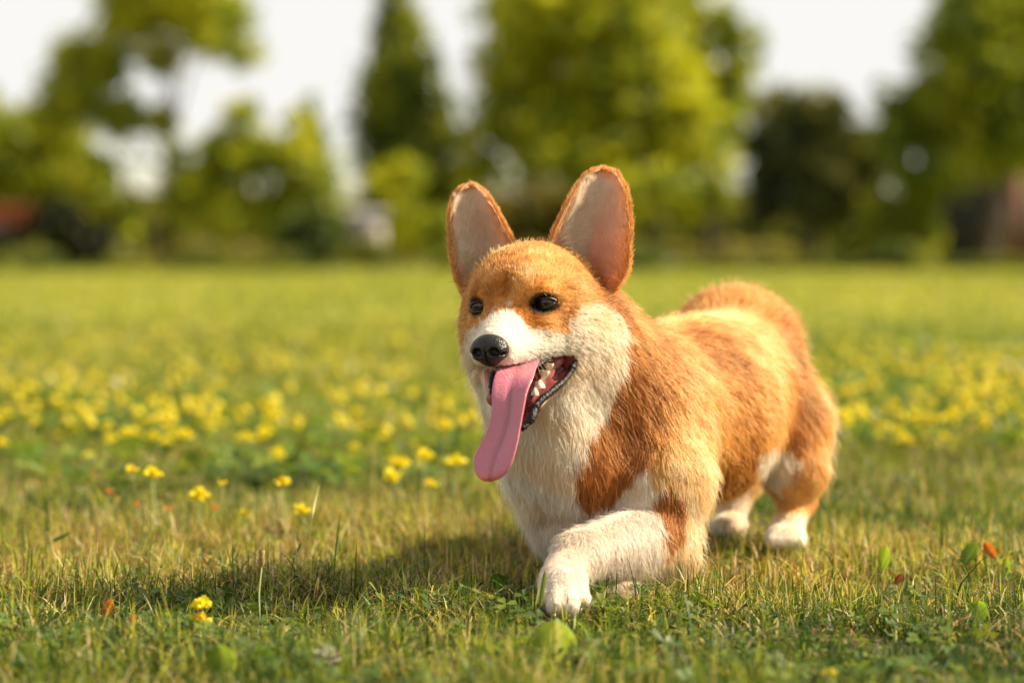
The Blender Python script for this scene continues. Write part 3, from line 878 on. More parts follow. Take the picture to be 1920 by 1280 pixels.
def grow(roots, normals, dirs, L, lift, col, clump=0.006, cw=0.45, r0=0.00022, seed=0, grav=0.08, messy=0.14, k=5, tv_=0.11):
    """strands from per-root data; returns pts, rad, col"""
    r = np.random.default_rng(seed)
    n = len(roots)
    d = dirs + messy * np.stack([vnoise(roots, 40, seed + i) for i in range(3)], 1) + messy * 0.55 * r.normal(size=(n, 3))
    d -= normals * (d * normals).sum(1, keepdims=True)
    d /= np.linalg.norm(d, axis=1, keepdims=True) + 1e-9
    L = L * (0.72 + 0.5 * r.random(n))
    th = np.radians(lift * (0.7 + 0.6 * r.random(n)))
    s = np.linspace(0, 1, k)[None, :, None]
    c = np.cos(th)[:, None, None]; sn = np.sin(th)[:, None, None]
    pts = roots[:, None, :] + L[:, None, None] * (d[:, None, :] * s * c + normals[:, None, :] * sn * (1.55 * s - 0.75 * s ** 2) + np.array([0, 0, -1.0]) * grav * s ** 2)
    cell = np.floor(roots / clump + 0.45 * r.random((n, 3))).astype(np.int64)
    key = (cell[:, 0] * 73856093) ^ (cell[:, 1] * 19349663) ^ (cell[:, 2] * 83492791)
    _, inv = np.unique(key, return_inverse=True)
    inv = inv.ravel()
    cnt = np.bincount(inv)
    ctr = np.stack([np.bincount(inv, pts[:, -1, i]) / cnt for i in range(3)], 1)[inv]
    pale = np.where(col[:, 2] > .40, .45, 1.0)
    cb = 1 + pale * tv_ * np.clip(r.normal(size=inv.max() + 1), -1.6, 1.6)[inv]
    col = col * (cb * (1 + .5 * pale * tv_ * r.normal(size=n)))[:, None]
    col = np.clip(col, .004, .96)
    w = (cw * (0.5 + r.random(n)))[:, None, None] * s ** 1.6
    pts = pts * (1 - w) + (pts + (ctr - pts[:, -1, :])[:, None, :]) * w
    rad = r0 * (0.7 + 0.6 * r.random(n))[:, None] * np.interp(np.linspace(0, 1, k), [0, .3, .8, 1], [1, 1, .6, .15])[None]
    return pts, rad, col


def scatter(verts, faces, n, weight=None, seed=0):
    r = np.random.default_rng(seed)
    tri = np.concatenate([faces[:, [0, 1, 2]], faces[:, [0, 2, 3]]]) if faces.shape[1] == 4 else faces
    a, b, c = verts[tri[:, 0]], verts[tri[:, 1]], verts[tri[:, 2]]
    ar = np.linalg.norm(np.cross(b - a, c - a), axis=1)
    if weight is not None:
        ar = ar * weight[tri].mean(1)
    cdf = np.cumsum(ar); cdf /= cdf[-1]
    i = np.searchsorted(cdf, r.random(n))
    i = np.minimum(i, len(tri) - 1)
    u, v = r.random(n), r.random(n)
    f = u + v > 1
    u[f], v[f] = 1 - u[f], 1 - v[f]
    p = a[i] + (b[i] - a[i]) * u[:, None] + (c[i] - a[i]) * v[:, None]
    return p, tri[i]


# density: more on what faces the lens, shorter hair denser
view = CO - bv; view /= np.linalg.norm(view, axis=1, keepdims=True)
fac = (bn * view).sum(1)
fv = flow(bv)
wgt = np.where(fac > -0.25, 1.0, 0.35) * np.clip(1.9 / (fv[:, 3] + 0.25), 0.7, 3.6)
wgt *= np.where(bv[:, 1] > 2.9, 0.7, 1.0)
NH = 120000 if QUICK else 430000
roots, rt = scatter(bv, bf, NH, wgt, 11)
rn = G.normal(roots)
lx, ly, lz = toH(roots)
keep = np.ones(len(roots), bool)
for s in (-1, 1):
    keep &= ~((((lx - (3.92 if s > 0 else -3.66)) / (1.26 if s > 0 else 1.36)) ** 2 + ((lz + 0.0 - 0.10 * (s * lx - 3.7)) / 0.74) ** 2 < 1) & (ly > -1.6) & (ly < 2.6))
keep &= ~(((lx / 2.0) ** 2 + ((lz + 4.0) / 1.65) ** 2 < 1) & (ly > 6.2))
# inside of the mouth stays bare
mouth = (ly > -2.6) & (lz < -4.9) & (np.abs(lx) < 4.9)
up = rn @ hZ
zj = -6.6 - 0.66 * (ly + 3.6)                      # line of the open lower jaw
keep &= ~(mouth & (lz > zj - 0.3) & (up > -0.25) & (lz < -5.9))
keep &= ~(mouth & (lz > zj) & (up < -0.55) & (ly > -1) & (np.abs(lx) < 2.0) & (lz < -5.4))
qx, qy = proj(roots)
keep &= ~(inpoly(qx, qy, [(985, 690), (1040, 666), (1072, 660), (1080, 675), (1074, 695), (1060, 716), (1046, 736), (1020, 760), (1003, 786), (985, 803), (955, 803), (930, 760), (924, 700)]) & (roots[:, 1] < 2.66) & (roots[:, 1] > 2.49) & ~((ly > 1.5) & (lz > -5.6)))
keep &= roots[:, 2] > 0.004
roots, rn = roots[keep], rn[keep]
fl = flow(roots)
cl = coat(roots)
lx, ly, lz = toH(roots)
L = fl[:, 3] * 0.0076
fl[:, 4] *= 0.86
L = L * np.where((np.sqrt((np.abs(lx) - 3.7) ** 2 + lz ** 2) < 2.4) & (ly > -2), 0.5, 1.0)
pts, rad, cl = grow(roots, rn, fl[:, :3], L, fl[:, 4], cl, clump=0.0060, cw=0.36, r0=0.00020, seed=21)
rad *= np.clip(0.6 + L * 25, .62, 1.15)[:, None]
FUR = [(pts, rad, cl)]
gsel = rng.random(len(roots)) < .06
gp, gr, gc = grow(roots[gsel], rn[gsel], fl[gsel, :3], L[gsel] * 1.25 + .001, fl[gsel, 4] * 1.7 + 4, coat(roots[gsel]) * 1.05, clump=.004, cw=.2, r0=.00015, seed=31, messy=.4, tv_=.2)
FUR.append((gp, gr, gc))

# dark ring of short hair and smudges around the eyes, brow hairs darker tips
for (p_, r_, c_c) in FUR:
    hx, hy, hz = toH(p_[:, 0])
    for s in (-1, 1):
        e = np.sqrt(((hx - (3.9 if s > 0 else -3.66)) / 1.36) ** 2 + ((hz) / 1.08) ** 2)
        f = np.clip((1.18 - e) / 0.28, 0, 1) * (hy > -2)
        c_c *= (1 - 0.85 * f)[:, None]


# ---- ears -----------------------------------------------------------------
def ear(left_edge, right_edge, d_in, d_tip, cup, nseed, flip=False, side=1):
    """edges are lists of (px, py, depth) from base to tip; the hollow opens towards the lens"""
    nv, nu = 40, 26
    Lc = resample([P(*q) for q in left_edge], nv); Rc = resample([P(*q) for q in right_edge], nv)
    front = np.zeros((nv, nu, 3)); back = np.zeros((nv, nu, 3))
    vs = np.linspace(0, 1, nv)
    bd = np.array([-0.05, 1.0, 0.05])
    for j in range(nu):
        u = j / (nu - 1)
        base = Lc * (1 - u) + Rc * u
        c = 4 * u * (1 - u)
        depth = cup * np.interp(vs, [0, .3, .7, 1], [1.0, 1.0, .55, 0.15]) * c ** 0.85
        front[:, j] = base + bd * depth[:, None]
        th = 0.0030 * np.interp(vs, [0, .8, 1], [1.8, .9, .3]) * (0.25 + 0.75 * c ** .5)
        back[:, j] = base + bd * (depth + th)[:, None]
    return front, back, vs


def grid_faces(nv, nu, off=0, rev=False):
    F = []
    for i in range(nv - 1):
        for j in range(nu - 1):
            a = off + i * nu + j
            q = [a, a + 1, a + nu + 1, a + nu]
            F.append(q[::-1] if rev else q)
    return F


def smoothn(v, f):
    n = np.zeros_like(v)
    fn = np.cross(v[f[:, 2]] - v[f[:, 0]], v[f[:, 3]] - v[f[:, 1]])
    for k in range(4):
        np.add.at(n, f[:, k], fn)
    return n / (np.linalg.norm(n, axis=1, keepdims=True) + 1e-12)


N = NT('ear_skin')
b_ = N.n('ShaderNodeBsdfPrincipled'); b_.inputs['Roughness'].default_value = 0.6
a_ = N.n('ShaderNodeAttribute', attribute_name='tint')
tr_ = N.n('ShaderNodeBsdfTranslucent'); mx_ = N.n('ShaderNodeMixShader'); mx_.inputs[0].default_value = 0.5
N.l(a_.outputs[0], b_.inputs['Base Color']); N.l(a_.outputs[0], tr_.inputs[0])
N.l(b_.outputs[0], mx_.inputs[1]); N.l(tr_.outputs[0], mx_.inputs[2]); N.l(mx_.outputs[0], N.out.inputs[0])
m_ear = N.m

EARS = [
 # viewer's left ear
 dict(L=[(872, 560, 2.672), (853, 510, 2.655), (846, 465, 2.65), (843, 415, 2.65), (849, 378, 2.655), (864, 356, 2.66), (884, 350, 2.665)],
      R=[(950, 500, 2.63), (962, 462, 2.63), (948, 430, 2.635), (931, 398, 2.64), (914, 370, 2.65), (899, 355, 2.66), (886, 350, 2.665)], cup=.024, pink=.35, seed=5),
 # viewer's right ear
 dict(L=[(1075, 535, 2.635), (1037, 455, 2.622), (1052, 408, 2.625), (1072, 368, 2.63), (1094, 335, 2.64), (1112, 322, 2.645), (1129, 318, 2.65)],
      R=[(1150, 552, 2.645), (1177, 505, 2.620), (1180, 455, 2.61), (1181, 410, 2.615), (1174, 362, 2.625), (1156, 328, 2.64), (1133, 318, 2.65)], cup=.030, pink=.75, seed=6)]
for e in EARS:
    fr, bk, vs = ear(e['L'], e['R'], 0, 0, e['cup'], e['seed'])
    nv, nu = fr.shape[:2]
    V = np.concatenate([fr.reshape(-1, 3), bk.reshape(-1, 3)])
    F = grid_faces(nv, nu) + grid_faces(nv, nu, nv * nu, True)
    for i in range(nv - 1):
        for j in (0, nu - 1):
            a = i * nu + j; q = [a, a + nu, a + nu + nv * nu, a + nv * nu]
            F.append(q if j == 0 else q[::-1])
    for j in range(nu - 1):
        for i in (0, nv - 1):
            a = i * nu + j; F.append([a, a + 1, a + 1 + nv * nu, a + nv * nu])
    F = np.array(F)
    uu = np.tile(np.linspace(0, 1, nu), nv); vv = np.repeat(vs, nu)
    # pink bare skin deep in the hollow
    pinkness = np.exp(-((uu - .60) / .24) ** 2) * np.interp(vv, [0, .15, .5, .85], [1, 1, .75, 0]) * e['pink']
    inner = np.array([.95, .78, .64])[None] * (1 - pinkness[:, None]) + np.array([.90, .55, .48])[None] * pinkness[:, None]
    col = np.concatenate([inner, np.tile([.75, .38, .14], (nv * nu, 1))])
    eo = mesh_from('ear', V, F, m_ear, None, colors=col)
    own(eo)
    # short velvet on front (inner) and back, with long combed hairs on the inside
    for which, faces, cnt in (('in', np.array(grid_faces(nv, nu)), 15000), ('back', np.array(grid_faces(nv, nu)) + nv * nu, 5500)):
        if QUICK: cnt //= 2
        A = V
        nn = smoothn(A, faces)
        toc = (nn * (CO - A)).sum(1)
        if which == 'in': nn = np.where((toc < 0)[:, None], -nn, nn)
        else: nn = np.where((toc > 0)[:, None], -nn, nn)
        w = np.ones(len(A))
        rp, ti = scatter(A, faces, cnt, w, e['seed'] * 3)
        nr = nn[ti].mean(1); nr /= np.linalg.norm(nr, axis=1, keepdims=True) + 1e-9
        idx = ti[:, 0] % (nv * nu)
        u = uu[idx] + rng.normal(size=cnt) * .02; v = vv[idx]
        updir = (A[(nv - 2) * nu + nu // 2] - A[nu // 2]); updir /= np.linalg.norm(updir)
        sidev = (A[(nv // 2) * nu + nu - 1] - A[(nv // 2) * nu]); sidev /= np.linalg.norm(sidev)
        edge = np.minimum(u, 1 - u)
        edge = np.minimum(edge, (1 - v) * .55)
        if which == 'in':
            rim = np.clip((np.where(u < .5, .12, .17) + .05 * rng.normal(size=cnt) - edge) / 0.10, 0, 1)
            rim = np.maximum(rim, np.clip((v - .80) / .12, 0, 1))
            pk = np.exp(-((u - .62) / .20) ** 2) * np.interp(v, [0, .15, .5, .85], [1, 1, .7, 0]) * e['pink']
            ce = np.array([.97, .82, .68])[None] * (1 - .6 * pk[:, None]) + np.array([.95, .55, .46])[None] * .6 * pk[:, None]
            co = tone_to_rgb(np.clip(.55 + .15 * rng.normal(size=cnt), 0, 1))
            c = ce * (1 - rim[:, None]) + co * rim[:, None]
            Lh = np.where(rim > .5, .0052, .013) * (1 - .35 * v)
            keepm = rng.random(cnt) > 0.5 * pk
            dirs = updir[None] * 1.0 + sidev[None] * ((u - .42) * -0.2 + .55 * (u < .42) * (1 - v))[:, None]
            lift = np.where(rim > .5, 20, 24)
        else:
            c = tone_to_rgb(np.clip(.60 + .12 * rng.normal(size=cnt), 0, 1))
            Lh = np.full(cnt, .008); keepm = np.ones(cnt, bool)
            dirs = np.tile(updir, (cnt, 1)) + sidev[None] * (u - .5)[:, None] * .8
            lift = np.full(cnt, 28.0)
        g = grow(rp[keepm], nr[keepm], dirs[keepm], Lh[keepm], lift[keepm], c[keepm], clump=.004, cw=.3, r0=.00013, seed=e['seed'] + 40, grav=0)
        EARFUR.append(g)
    # long pale hairs sweeping across the hollow
    m = 2600 if QUICK else 5200
    uu_ = .10 + .68 * rng.random(m) ** 1.7; vv_ = .06 + .60 * rng.random(m)
    ii = np.clip((vv_ * (nv - 1)).astype(int), 0, nv - 1); jj = np.clip((uu_ * (nu - 1)).astype(int), 0, nu - 1)
    rp = fr[ii, jj] + rng.normal(size=(m, 3)) * .001
    upd = fr[nv - 2, nu // 2] - fr[0, nu // 2]; upd /= np.linalg.norm(upd); sdv = fr[nv // 2, nu - 1] - fr[nv // 2, 0]; sdv /= np.linalg.norm(sdv)
    dr = upd[None] * (.55 + .5 * vv_)[:, None] + sdv[None] * (.75 - .6 * vv_)[:, None] * (1 if e['pink'] > .5 else .7)
    nn_ = np.tile(np.array([-.05, -1.0, .1]), (m, 1))
    g = grow(rp, nn_, dr, .017 * (1 - .4 * vv_), np.full(m, 17.0), np.tile([.95, .84, .70], (m, 1)), clump=.005, cw=.5, r0=.00019, seed=e['seed'] + 80, grav=0, messy=.25)
    EARFUR.append(g)
    # fringe along the rim
    for edge_pts, sgn in ((e['L'], -1), (e['R'], 1)):
        m = 700 if QUICK else 1500
        q = resample([P(*x) for x in edge_pts], m)
        q = q + rng.normal(size=q.shape) * .0012 + np.array([0, .002, 0])
        tg = np.gradient(q, axis=0); tg = resample([P(*x) for x in edge_pts], m); tg = np.gradient(tg, axis=0); tg /= np.linalg.norm(tg, axis=1, keepdims=True) + 1e-9
        outv = np.cross(tg, np.array([0, 1, 0])) * 1.0
        ctr = np.mean([P(*x) for x in e['L'] + e['R']], axis=0)
        outv *= np.sign((outv * (q - ctr)).sum(1))[:, None]
        g = grow(q, outv, tg + outv * .4, np.full(m, .0062), np.full(m, 38.0), tone_to_rgb(np.clip(.52 + .15 * rng.normal(size=m), 0, 1)), clump=.004, cw=.15, r0=.00013, seed=e['seed'] + 60, grav=0, messy=.5)
        EARFUR.append(g)

ap = np.concatenate([f[0] for f in FUR]); ar_ = np.concatenate([f[1] for f in FUR]); ac = np.concatenate([f[2] for f in FUR])
ep_ = np.concatenate([f[0] for f in EARFUR]); er_ = np.concatenate([f[1] for f in EARFUR]); ec_ = np.concatenate([f[2] for f in EARFUR])
efur = add_curves('ear_fur', ep_, er_, ec_, m_earfur); own(efur); tag(efur, kind='stuff')
fur = add_curves('fur', ap, ar_, ac, m_fur)
own(fur)
tag(fur, kind='stuff')

# ---- nose ------------------------------------------------------------------
NF = Field(H(0, 7, -4) - 0.035, H(0, 7, -4) + 0.035, 0.0009)
NF.ell(H(0, 7.2, -3.85), (0.0200, 0.0140, 0.0145), HA, 0.004)
NF.ell(H(0, 7.2, -4.7), (0.0115, 0.0125, 0.0110), HA, 0.006)
for s in (-1, 1):
    NF.ell(H(s * 1.15, 7.3, -4.15), (0.0088, 0.0120, 0.0095), HA, 0.004)
    NF.ell(H(s * 0.92, 8.35, -4.2), (0.0052, 0.0058, 0.0044), HA, 0.002, sub=True)
    NF.ell(H(s * 1.75, 8.0, -4.45), (0.0060, 0.0060, 0.0016), HA, 0.002, sub=True)
NF.ell(H(0, 8.6, -5.0), (0.0007, 0.0060, 0.0100), HA, 0.002, sub=True)
nvv, nff = NF.mesh()
N = NT('nose_leather')
b_ = N.n('ShaderNodeBsdfPrincipled')
b_.inputs['Base Color'].default_value = (.012, .010, .010, 1)
b_.inputs['Roughness'].default_value = 0.42
vo = N.n('ShaderNodeTexVoronoi'); vo.inputs['Scale'].default_value = 480
tc = N.n('ShaderNodeTexCoord'); N.l(tc.outputs['Object'], vo.inputs['Vector'])
bp = N.n('ShaderNodeBump'); bp.inputs['Strength'].default_value = 0.5; bp.inputs['Distance'].default_value = 0.0012
N.l(vo.outputs[0], bp.inputs['Height']); N.l(bp.outputs[0], b_.inputs['Normal']); N.l(b_.outputs[0], N.out.inputs[0])
own(mesh_from('nose', nvv, nff, N.m))

# ---- eyes ------------------------------------------------------------------
m_eye = NT('eye_dark')
b_ = m_eye.n('ShaderNodeBsdfPrincipled'); b_.inputs['Roughness'].default_value = 0.06
b_.inputs['Specular IOR Level'].default_value = 0.55
ge = m_eye.n('ShaderNodeAttribute', attribute_name='tint')
m_eye.l(ge.outputs[0], b_.inputs['Base Color']); m_eye.l(b_.outputs[0], m_eye.out.inputs[0]); m_eye = m_eye.m
m_rim = principled('eye_rim_skin', (.010, .008, .008), 0.38, 0.5, bump=(700, .5, .0005))
for s in (-1, 1):
    es = .86 if s > 0 else .96
    exx = 3.90 if s > 0 else 3.60
    c = H(s * exx, -0.15, 0.02)
    R = 0.0118 * es
    gaze = hF * .93 + hX * s * .22 + hZ * .03; gaze /= np.linalg.norm(gaze)
    nu_, nv_ = 40, 28
    g1 = np.cross(gaze, hZ); g1 /= np.linalg.norm(g1); g2 = np.cross(g1, gaze)
    V = []; C = []
    for i in range(nv_ + 1):
        th = math.pi * i / nv_
        for j in range(nu_):
            a = 6.28318 * j / nu_
            V.append(c + R * (math.cos(th) * gaze + math.sin(th) * (math.cos(a) * g1 + math.sin(a) * g2)))
            t = math.degrees(th)
            C.append((.002, .002, .002) if t < 17 else ((.050, .021, .008) if t < 33 else ((.008, .005, .004) if t < 38 else (.02, .015, .013))))
    F = [[i * nu_ + j, i * nu_ + (j + 1) % nu_, (i + 1) * nu_ + (j + 1) % nu_, (i + 1) * nu_ + j] for i in range(nv_) for j in range(nu_)]
    own(mesh_from('eye', V, F, m_eye, colors=np.array(C)))
    # lids: an almond ring lying on the ball
    loop = []
    for j in range(40):
        a = 6.28318 * j / 40
        ax = math.cos(a) * 1.22; az = math.sin(a) * (0.62 if math.sin(a) > 0 else 0.56)
        az *= (1 - 0.25 * abs(math.cos(a)) ** 3); az += 0.10 * (s * 1) * math.cos(a) * s
        x = s * exx + ax * es; z = az * es
        q = H(x, 0, z) - c
        lx_ = (q @ hX); lz_ = (q @ hZ)
        fy = math.sqrt(max((R * 1.01) ** 2 - lx_ ** 2 - lz_ ** 2, (0.0022) ** 2))
        loop.append(c + hX * lx_ + hZ * lz_ + hF * fy)
    loop.append(loop[0]); loop = np.array(loop)
    tv, tf = tube(loop, 0.0019, 8, cap=False, wob=.04, seed=3)
    own(mesh_from('eyelid', tv, tf, m_rim))

# ---- tongue ----------------------------------------------------------------
TP = resample([(988, 668, 2.570, 60), (974, 688, 2.520, 74), (967, 708, 2.494, 77), (960, 735, 2.480, 70), (957, 765, 2.474, 65), (951, 798, 2.470, 66), (941, 828, 2.466, 76), (930, 854, 2.462, 82), (924, 876, 2.458, 72), (920, 893, 2.456, 48), (917, 902, 2.456, 16)], 66)
nu_ = 36
V = []; C = []; F = []
for i, (x, y, d, w) in enumerate(TP):
    t = i / (len(TP) - 1)
    c = P(x, y, d); hw = w / 2 / FPX * d
    th = 0.0062 * (1 - .45 * t) * (1 if t < .85 else math.sqrt(max(.04, 1 - ((t - .85) / .15) ** 2)))
    tw = -.17 - .22 * math.sin(t * 3.1)
    ax_x = np.array([math.sqrt(1 - tw * tw), tw, 0])
    nrm = np.array([tw, -math.sqrt(1 - tw * tw), 0.0])
    for j in range(nu_):
        a = 6.28318 * j / nu_
        cx, sy = math.cos(a), math.sin(a)
        sx = math.copysign(abs(cx) ** .8, cx)
        off = th * math.copysign(abs(sy) ** .7, sy)
        curl = (0.0105 * sx * sx * (1 - t * .65) if sx > 0 else 0.0075 * sx * sx * (1 - t * .65)) + 0.0012 * math.sin(t * 9 + sx * 2)
        groove = -0.0032 * math.exp(-(sx / .13) ** 2) * (1 if sy > 0 else 0) * (1 - .5 * t)
        V.append(c + ax_x * hw * sx + nrm * (off + curl + groove))
        red = max(0, (t - .80) / .2)
        ed = abs(sx) ** 4
        base = np.array([.54, .175, .24]) * (1 - red) * (1 - .16 * math.exp(-(t / .14) ** 2)) + np.array([.66, .13, .11]) * red
        base = base * (1 - .10 * ed)
        if sy > 0: base = base * (1 - .28 * math.exp(-(sx / .07) ** 2))  # crease shading of the groove put into the colour
        C.append(base)
for i in range(len(TP) - 1):
    for j in range(nu_):
        F.append([i * nu_ + j, (i + 1) * nu_ + j, (i + 1) * nu_ + (j + 1) % nu_, i * nu_ + (j + 1) % nu_])
V.append(P(916, 905, 2.463)); C.append([.68, .13, .11])
q = (len(TP) - 1) * nu_
for j in range(nu_):
    F.append([q + j, len(V) - 1, len(V) - 1, q + (j + 1) % nu_])
N = NT('tongue_flesh')
b_ = N.n('ShaderNodeBsdfPrincipled'); a_ = N.n('ShaderNodeAttribute', attribute_name='tint')
b_.inputs['Roughness'].default_value = 0.34; b_.inputs['Coat Weight'].default_value = 0.4; b_.inputs['Coat Roughness'].default_value = 0.22; b_.inputs['Subsurface Weight'].default_value = 0.35
b_.inputs['Subsurface Radius'].default_value = (.008, .003, .002); b_.inputs['Subsurface Scale'].default_value = 1
tc = N.n('ShaderNodeTexCoord'); vo = N.n('ShaderNodeTexVoronoi'); vo.inputs['Scale'].default_value = 420
N.l(tc.outputs['Object'], vo.inputs['Vector'])
mr = N.n('ShaderNodeMapRange'); mr.inputs[1].default_value = .12; mr.inputs[2].default_value = .26
N.l(vo.outputs['Distance'], mr.inputs[0])
mx = N.n('ShaderNodeMix', data_type='RGBA'); N.l(mr.outputs[0], mx.inputs[0])
mul = N.n('ShaderNodeMix', data_type='RGBA', blend_type='MULTIPLY'); mul.inputs[0].default_value = 1; mul.inputs[7].default_value = (.72, .62, .66, 1)
N.l(a_.outputs[0], mul.inputs[6]); N.l(mul.outputs[2], mx.inputs[6]); N.l(a_.outputs[0], mx.inputs[7]); N.l(mx.outputs[2], b_.inputs['Base Color'])
no = N.n('ShaderNodeTexNoise'); no.inputs['Scale'].default_value = 500; N.l(tc.outputs['Object'], no.inputs['Vector'])
bp = N.n('ShaderNodeBump'); bp.inputs['Strength'].default_value = 0.8; bp.inputs['Distance'].default_value = 0.0010
N.l(no.outputs[0], bp.inputs['Height']); N.l(bp.outputs[0], b_.inputs['Normal']); N.l(b_.outputs[0], N.out.inputs[0])
m_tongue = N.m
own(mesh_from('tongue', V, F, m_tongue, colors=np.array(C)))

m_claw = principled('claw_horn', (.10, .07, .05), .35)
for c in CLAWS:
    tv, tf = tube([c, c + np.array([-.0006, -.0035, -.0020]), c + np.array([-.0008, -.0055, -.0050])], [.0019, .0015, .0004], 8)
    own(mesh_from('claw', tv, tf, m_claw))
# ---- mouth lining, lips, teeth --------------------------------------------------
m_lining = principled('mouth_lining_flesh', (.42, .12, .10), 0.32, 0.5, noise=(180, (.16, .04, .04)), bump=(260, .5, .0012), sss=.2)
MF = Field(H(0, 0, -7) - 0.075, H(0, 0, -7) + 0.075, 0.0018)
for s in (-1, 1):
    MF.cone(H(s * 1.7, 2.6, -9.6), H(s * 4.0, -1.9, -6.2), 0.0105, 0.0070, 0.006)     # inner lower lip and gum
MF.cone(H(0, 2.2, -9.8), H(0, -3.0, -6.6), 0.014, 0.012, 0.008)
MF.cone(H(0, 4.5, -5.2), H(0, -2, -5.4), 0.012, 0.016, 0.006)
mv, mf = MF.mesh()
own(mesh_from('mouth_lining', mv, mf, m_lining))
m_lip = principled('lip_black_skin', (.006, .005, .005), 0.46, 0.4, bump=(420, 1.0, .0015), noise=(150, (.02, .014, .014)))
LIPS = [
 [(1040, 664, 2.575), (1060, 658, 2.583), (1076, 660, 2.59), (1077, 677, 2.588), (1070, 697, 2.582), (1058, 713, 2.572), (1042, 727, 2.562), (1026, 740, 2.553), (1012, 752, 2.545), (1003, 765, 2.538), (998, 780, 2.532), (988, 795, 2.528), (972, 803, 2.526)],
 [(926, 698, 2.540), (922, 712, 2.540), (922, 730, 2.538), (927, 745, 2.536), (935, 765, 2.532), (948, 790, 2.528), (972, 803, 2.526)]]
for i, lp in enumerate(LIPS):
    q = resample([P(x[0], x[1], x[2] - (.010 if i == 0 else 0)) for x in lp], 150)
    tt = np.linspace(0, 1, 150)
    r_ = np.interp(tt, [0, .15, .5, .8, 1], [.0022, .0044, .0050, .0056, .0056]) if i == 0 else np.full(150, .0040)
    r_ = r_ * .72 * (1 + .16 * np.interp(tt, np.linspace(0, 1, 34), rng.normal(size=34)))
    tv, tf = tube(q, r_, 10, wob=.10, seed=i)
    own(mesh_from('lip', tv, tf, m_lip))
gi_ = resample([P(*x) for x in ((1038, 670, 2.585), (1044, 684, 2.58), (1040, 698, 2.575), (1030, 712, 2.568), (1016, 728, 2.56), (1004, 745, 2.55), (994, 765, 2.54), (975, 790, 2.53))], 40)
go_ = resample([P(x[0], x[1], x[2] - .008) for x in LIPS[0][2:]], 40)
gvv = []
for i in range(40):
    for j in range(8):
        u = j / 7
        gvv.append(gi_[i] * (1 - u) + go_[i] * u + np.array([0, .005 * math.sin(u * 3.14) + .0012 * math.sin(i * 1.3 + j), 0]))
own(mesh_from('gum', gvv, grid_faces(40, 8), m_lining))
tv, tf = tube(resample([P(*x) for x in ((1078, 662, 2.578), (1060, 657, 2.568), (1042, 664, 2.560), (1022, 676, 2.548), (1005, 688, 2.535))], 30), .0016, 6, wob=.1)
own(mesh_from('lip', tv, tf, m_lip))
m_tooth = principled('tooth_enamel', (.72, .62, .44), 0.22, 0.5, sss=.1)
for (x, y, d, w, h, up) in ((1021, 703, 2.545, .0056, .0100, -1), (1012, 719, 2.540, .0058, .0085, 1), (1031, 688, 2.553, .0044, .0080, -1), (1003, 733, 2.534, .0042, .0080, 1)):
    c = P(x, y, d)
    prof = [(0, w * 1.1), (.30, w * .95), (.58, w * .60), (.84, w * .26), (1, w * .03)]
    pth = [c + np.array([0, 0, up * h * (t - .5)]) for t, _ in prof]
    tv, tf = tube(resample(pth, 12), np.interp(np.linspace(0, 1, 12), [p[0] for p in prof], [p[1] for p in prof]), 10)
    own(mesh_from('tooth', tv, tf, m_tooth))

# ---- whiskers ----------------------------------------------------------------
m_whisk = principled('whisker', (.03, .02, .015), .4)
WH = [((1052, 652, 2.54), (1085, 660, 2.53), (1130, 695, 2.53)), ((1100, 655, 2.57), (1130, 665, 2.565), (1172, 678, 2.57)), ((1105, 665, 2.57), (1120, 675, 2.565), (1142, 708, 2.57)),
      ((890, 690, 2.53), (868, 705, 2.52), (832, 724, 2.52)), ((896, 700, 2.53), (885, 715, 2.52), (868, 735, 2.52)), ((1118, 590, 2.60), (1150, 588, 2.6), (1186, 574, 2.6)), ((858, 528, 2.6), (842, 529, 2.6), (826, 534, 2.6))]
wp = np.stack([resample([P(*a) for a in w], 8) for w in WH])
own(add_curves('whiskers', wp, np.tile(np.linspace(.00022, .00006, 8), (len(WH), 1)), np.tile([.03, .02, .015], (len(WH), 1)), m_whisk))
WL = []
for k in range(11):
    x = 940 + k * 7.6 + random.uniform(-3, 3); y = 694 - 1.3 * k * 1.3 + random.uniform(-3, 4)
    WL.append(resample([P(x, y, 2.492 + .003 * k), P(x + 9, y + 14, 2.485 + .003 * k), P(x + 14 + random.uniform(-4, 6), y + random.uniform(22, 34), 2.485 + .003 * k)], 6))
own(add_curves('whiskers', np.stack(WL), np.tile(np.linspace(.00020, .00005, 6), (len(WL), 1)), np.tile([.75, .62, .42], (len(WL), 1)), m_fur))

CLEAR = [(float(P(1052, 1108, 2.43)[0]), 2.40, .036, .060), (float(P(1160, 1110, 2.56)[0]), 2.54, .014, .05)]
# ------------------------------------------------------------------ flowers
m_petal = leafy('yellow_petal', .35, .5, .3)
m_stem = principled('flower_stem', (.34, .40, .15), .6, .3)


def floret_mesh(seed=0, red=0.0):
    """a pea-flower floret: upright standard petal folded over a pointed keel"""
    V = []; F = []; C = []
    nu, nv = 8, 6
    for (kind, sc) in (('std', 1.0), ('keel', .8)):
        off = len(V)
        for i in range(nv):
            v = i / (nv - 1)
            for j in range(nu):
                u = j / (nu - 1) * 2 - 1
                if kind == 'std':
                    w = math.sin(math.pi * (v * .8 + .1)) ** .7
                    V.append((u * .0062 * w, .0012 - abs(u) * .0022 + .0028 * math.sin(v * 2.2), v * .0105 + .001))
                else:
                    w = math.sin(math.pi * (v * .85 + .1)) ** .6
                    V.append((u * .0030 * w, -v * .0085 + .001, .0022 + .0042 * (1 - u * u) * w + v * .002))
                rd = red * (1 if (kind == 'std' and v > .5) or red > .7 else .25)
                C.append(np.array([.74, .66, .018]) * (1 - rd) + np.array([.55, .10, .02]) * rd)
        for i in range(nv - 1):
            for j in range(nu - 1):
                a = off + i * nu + j; F.append((a, a + 1, a + nu + 1, a + nu))
    return V, F, C


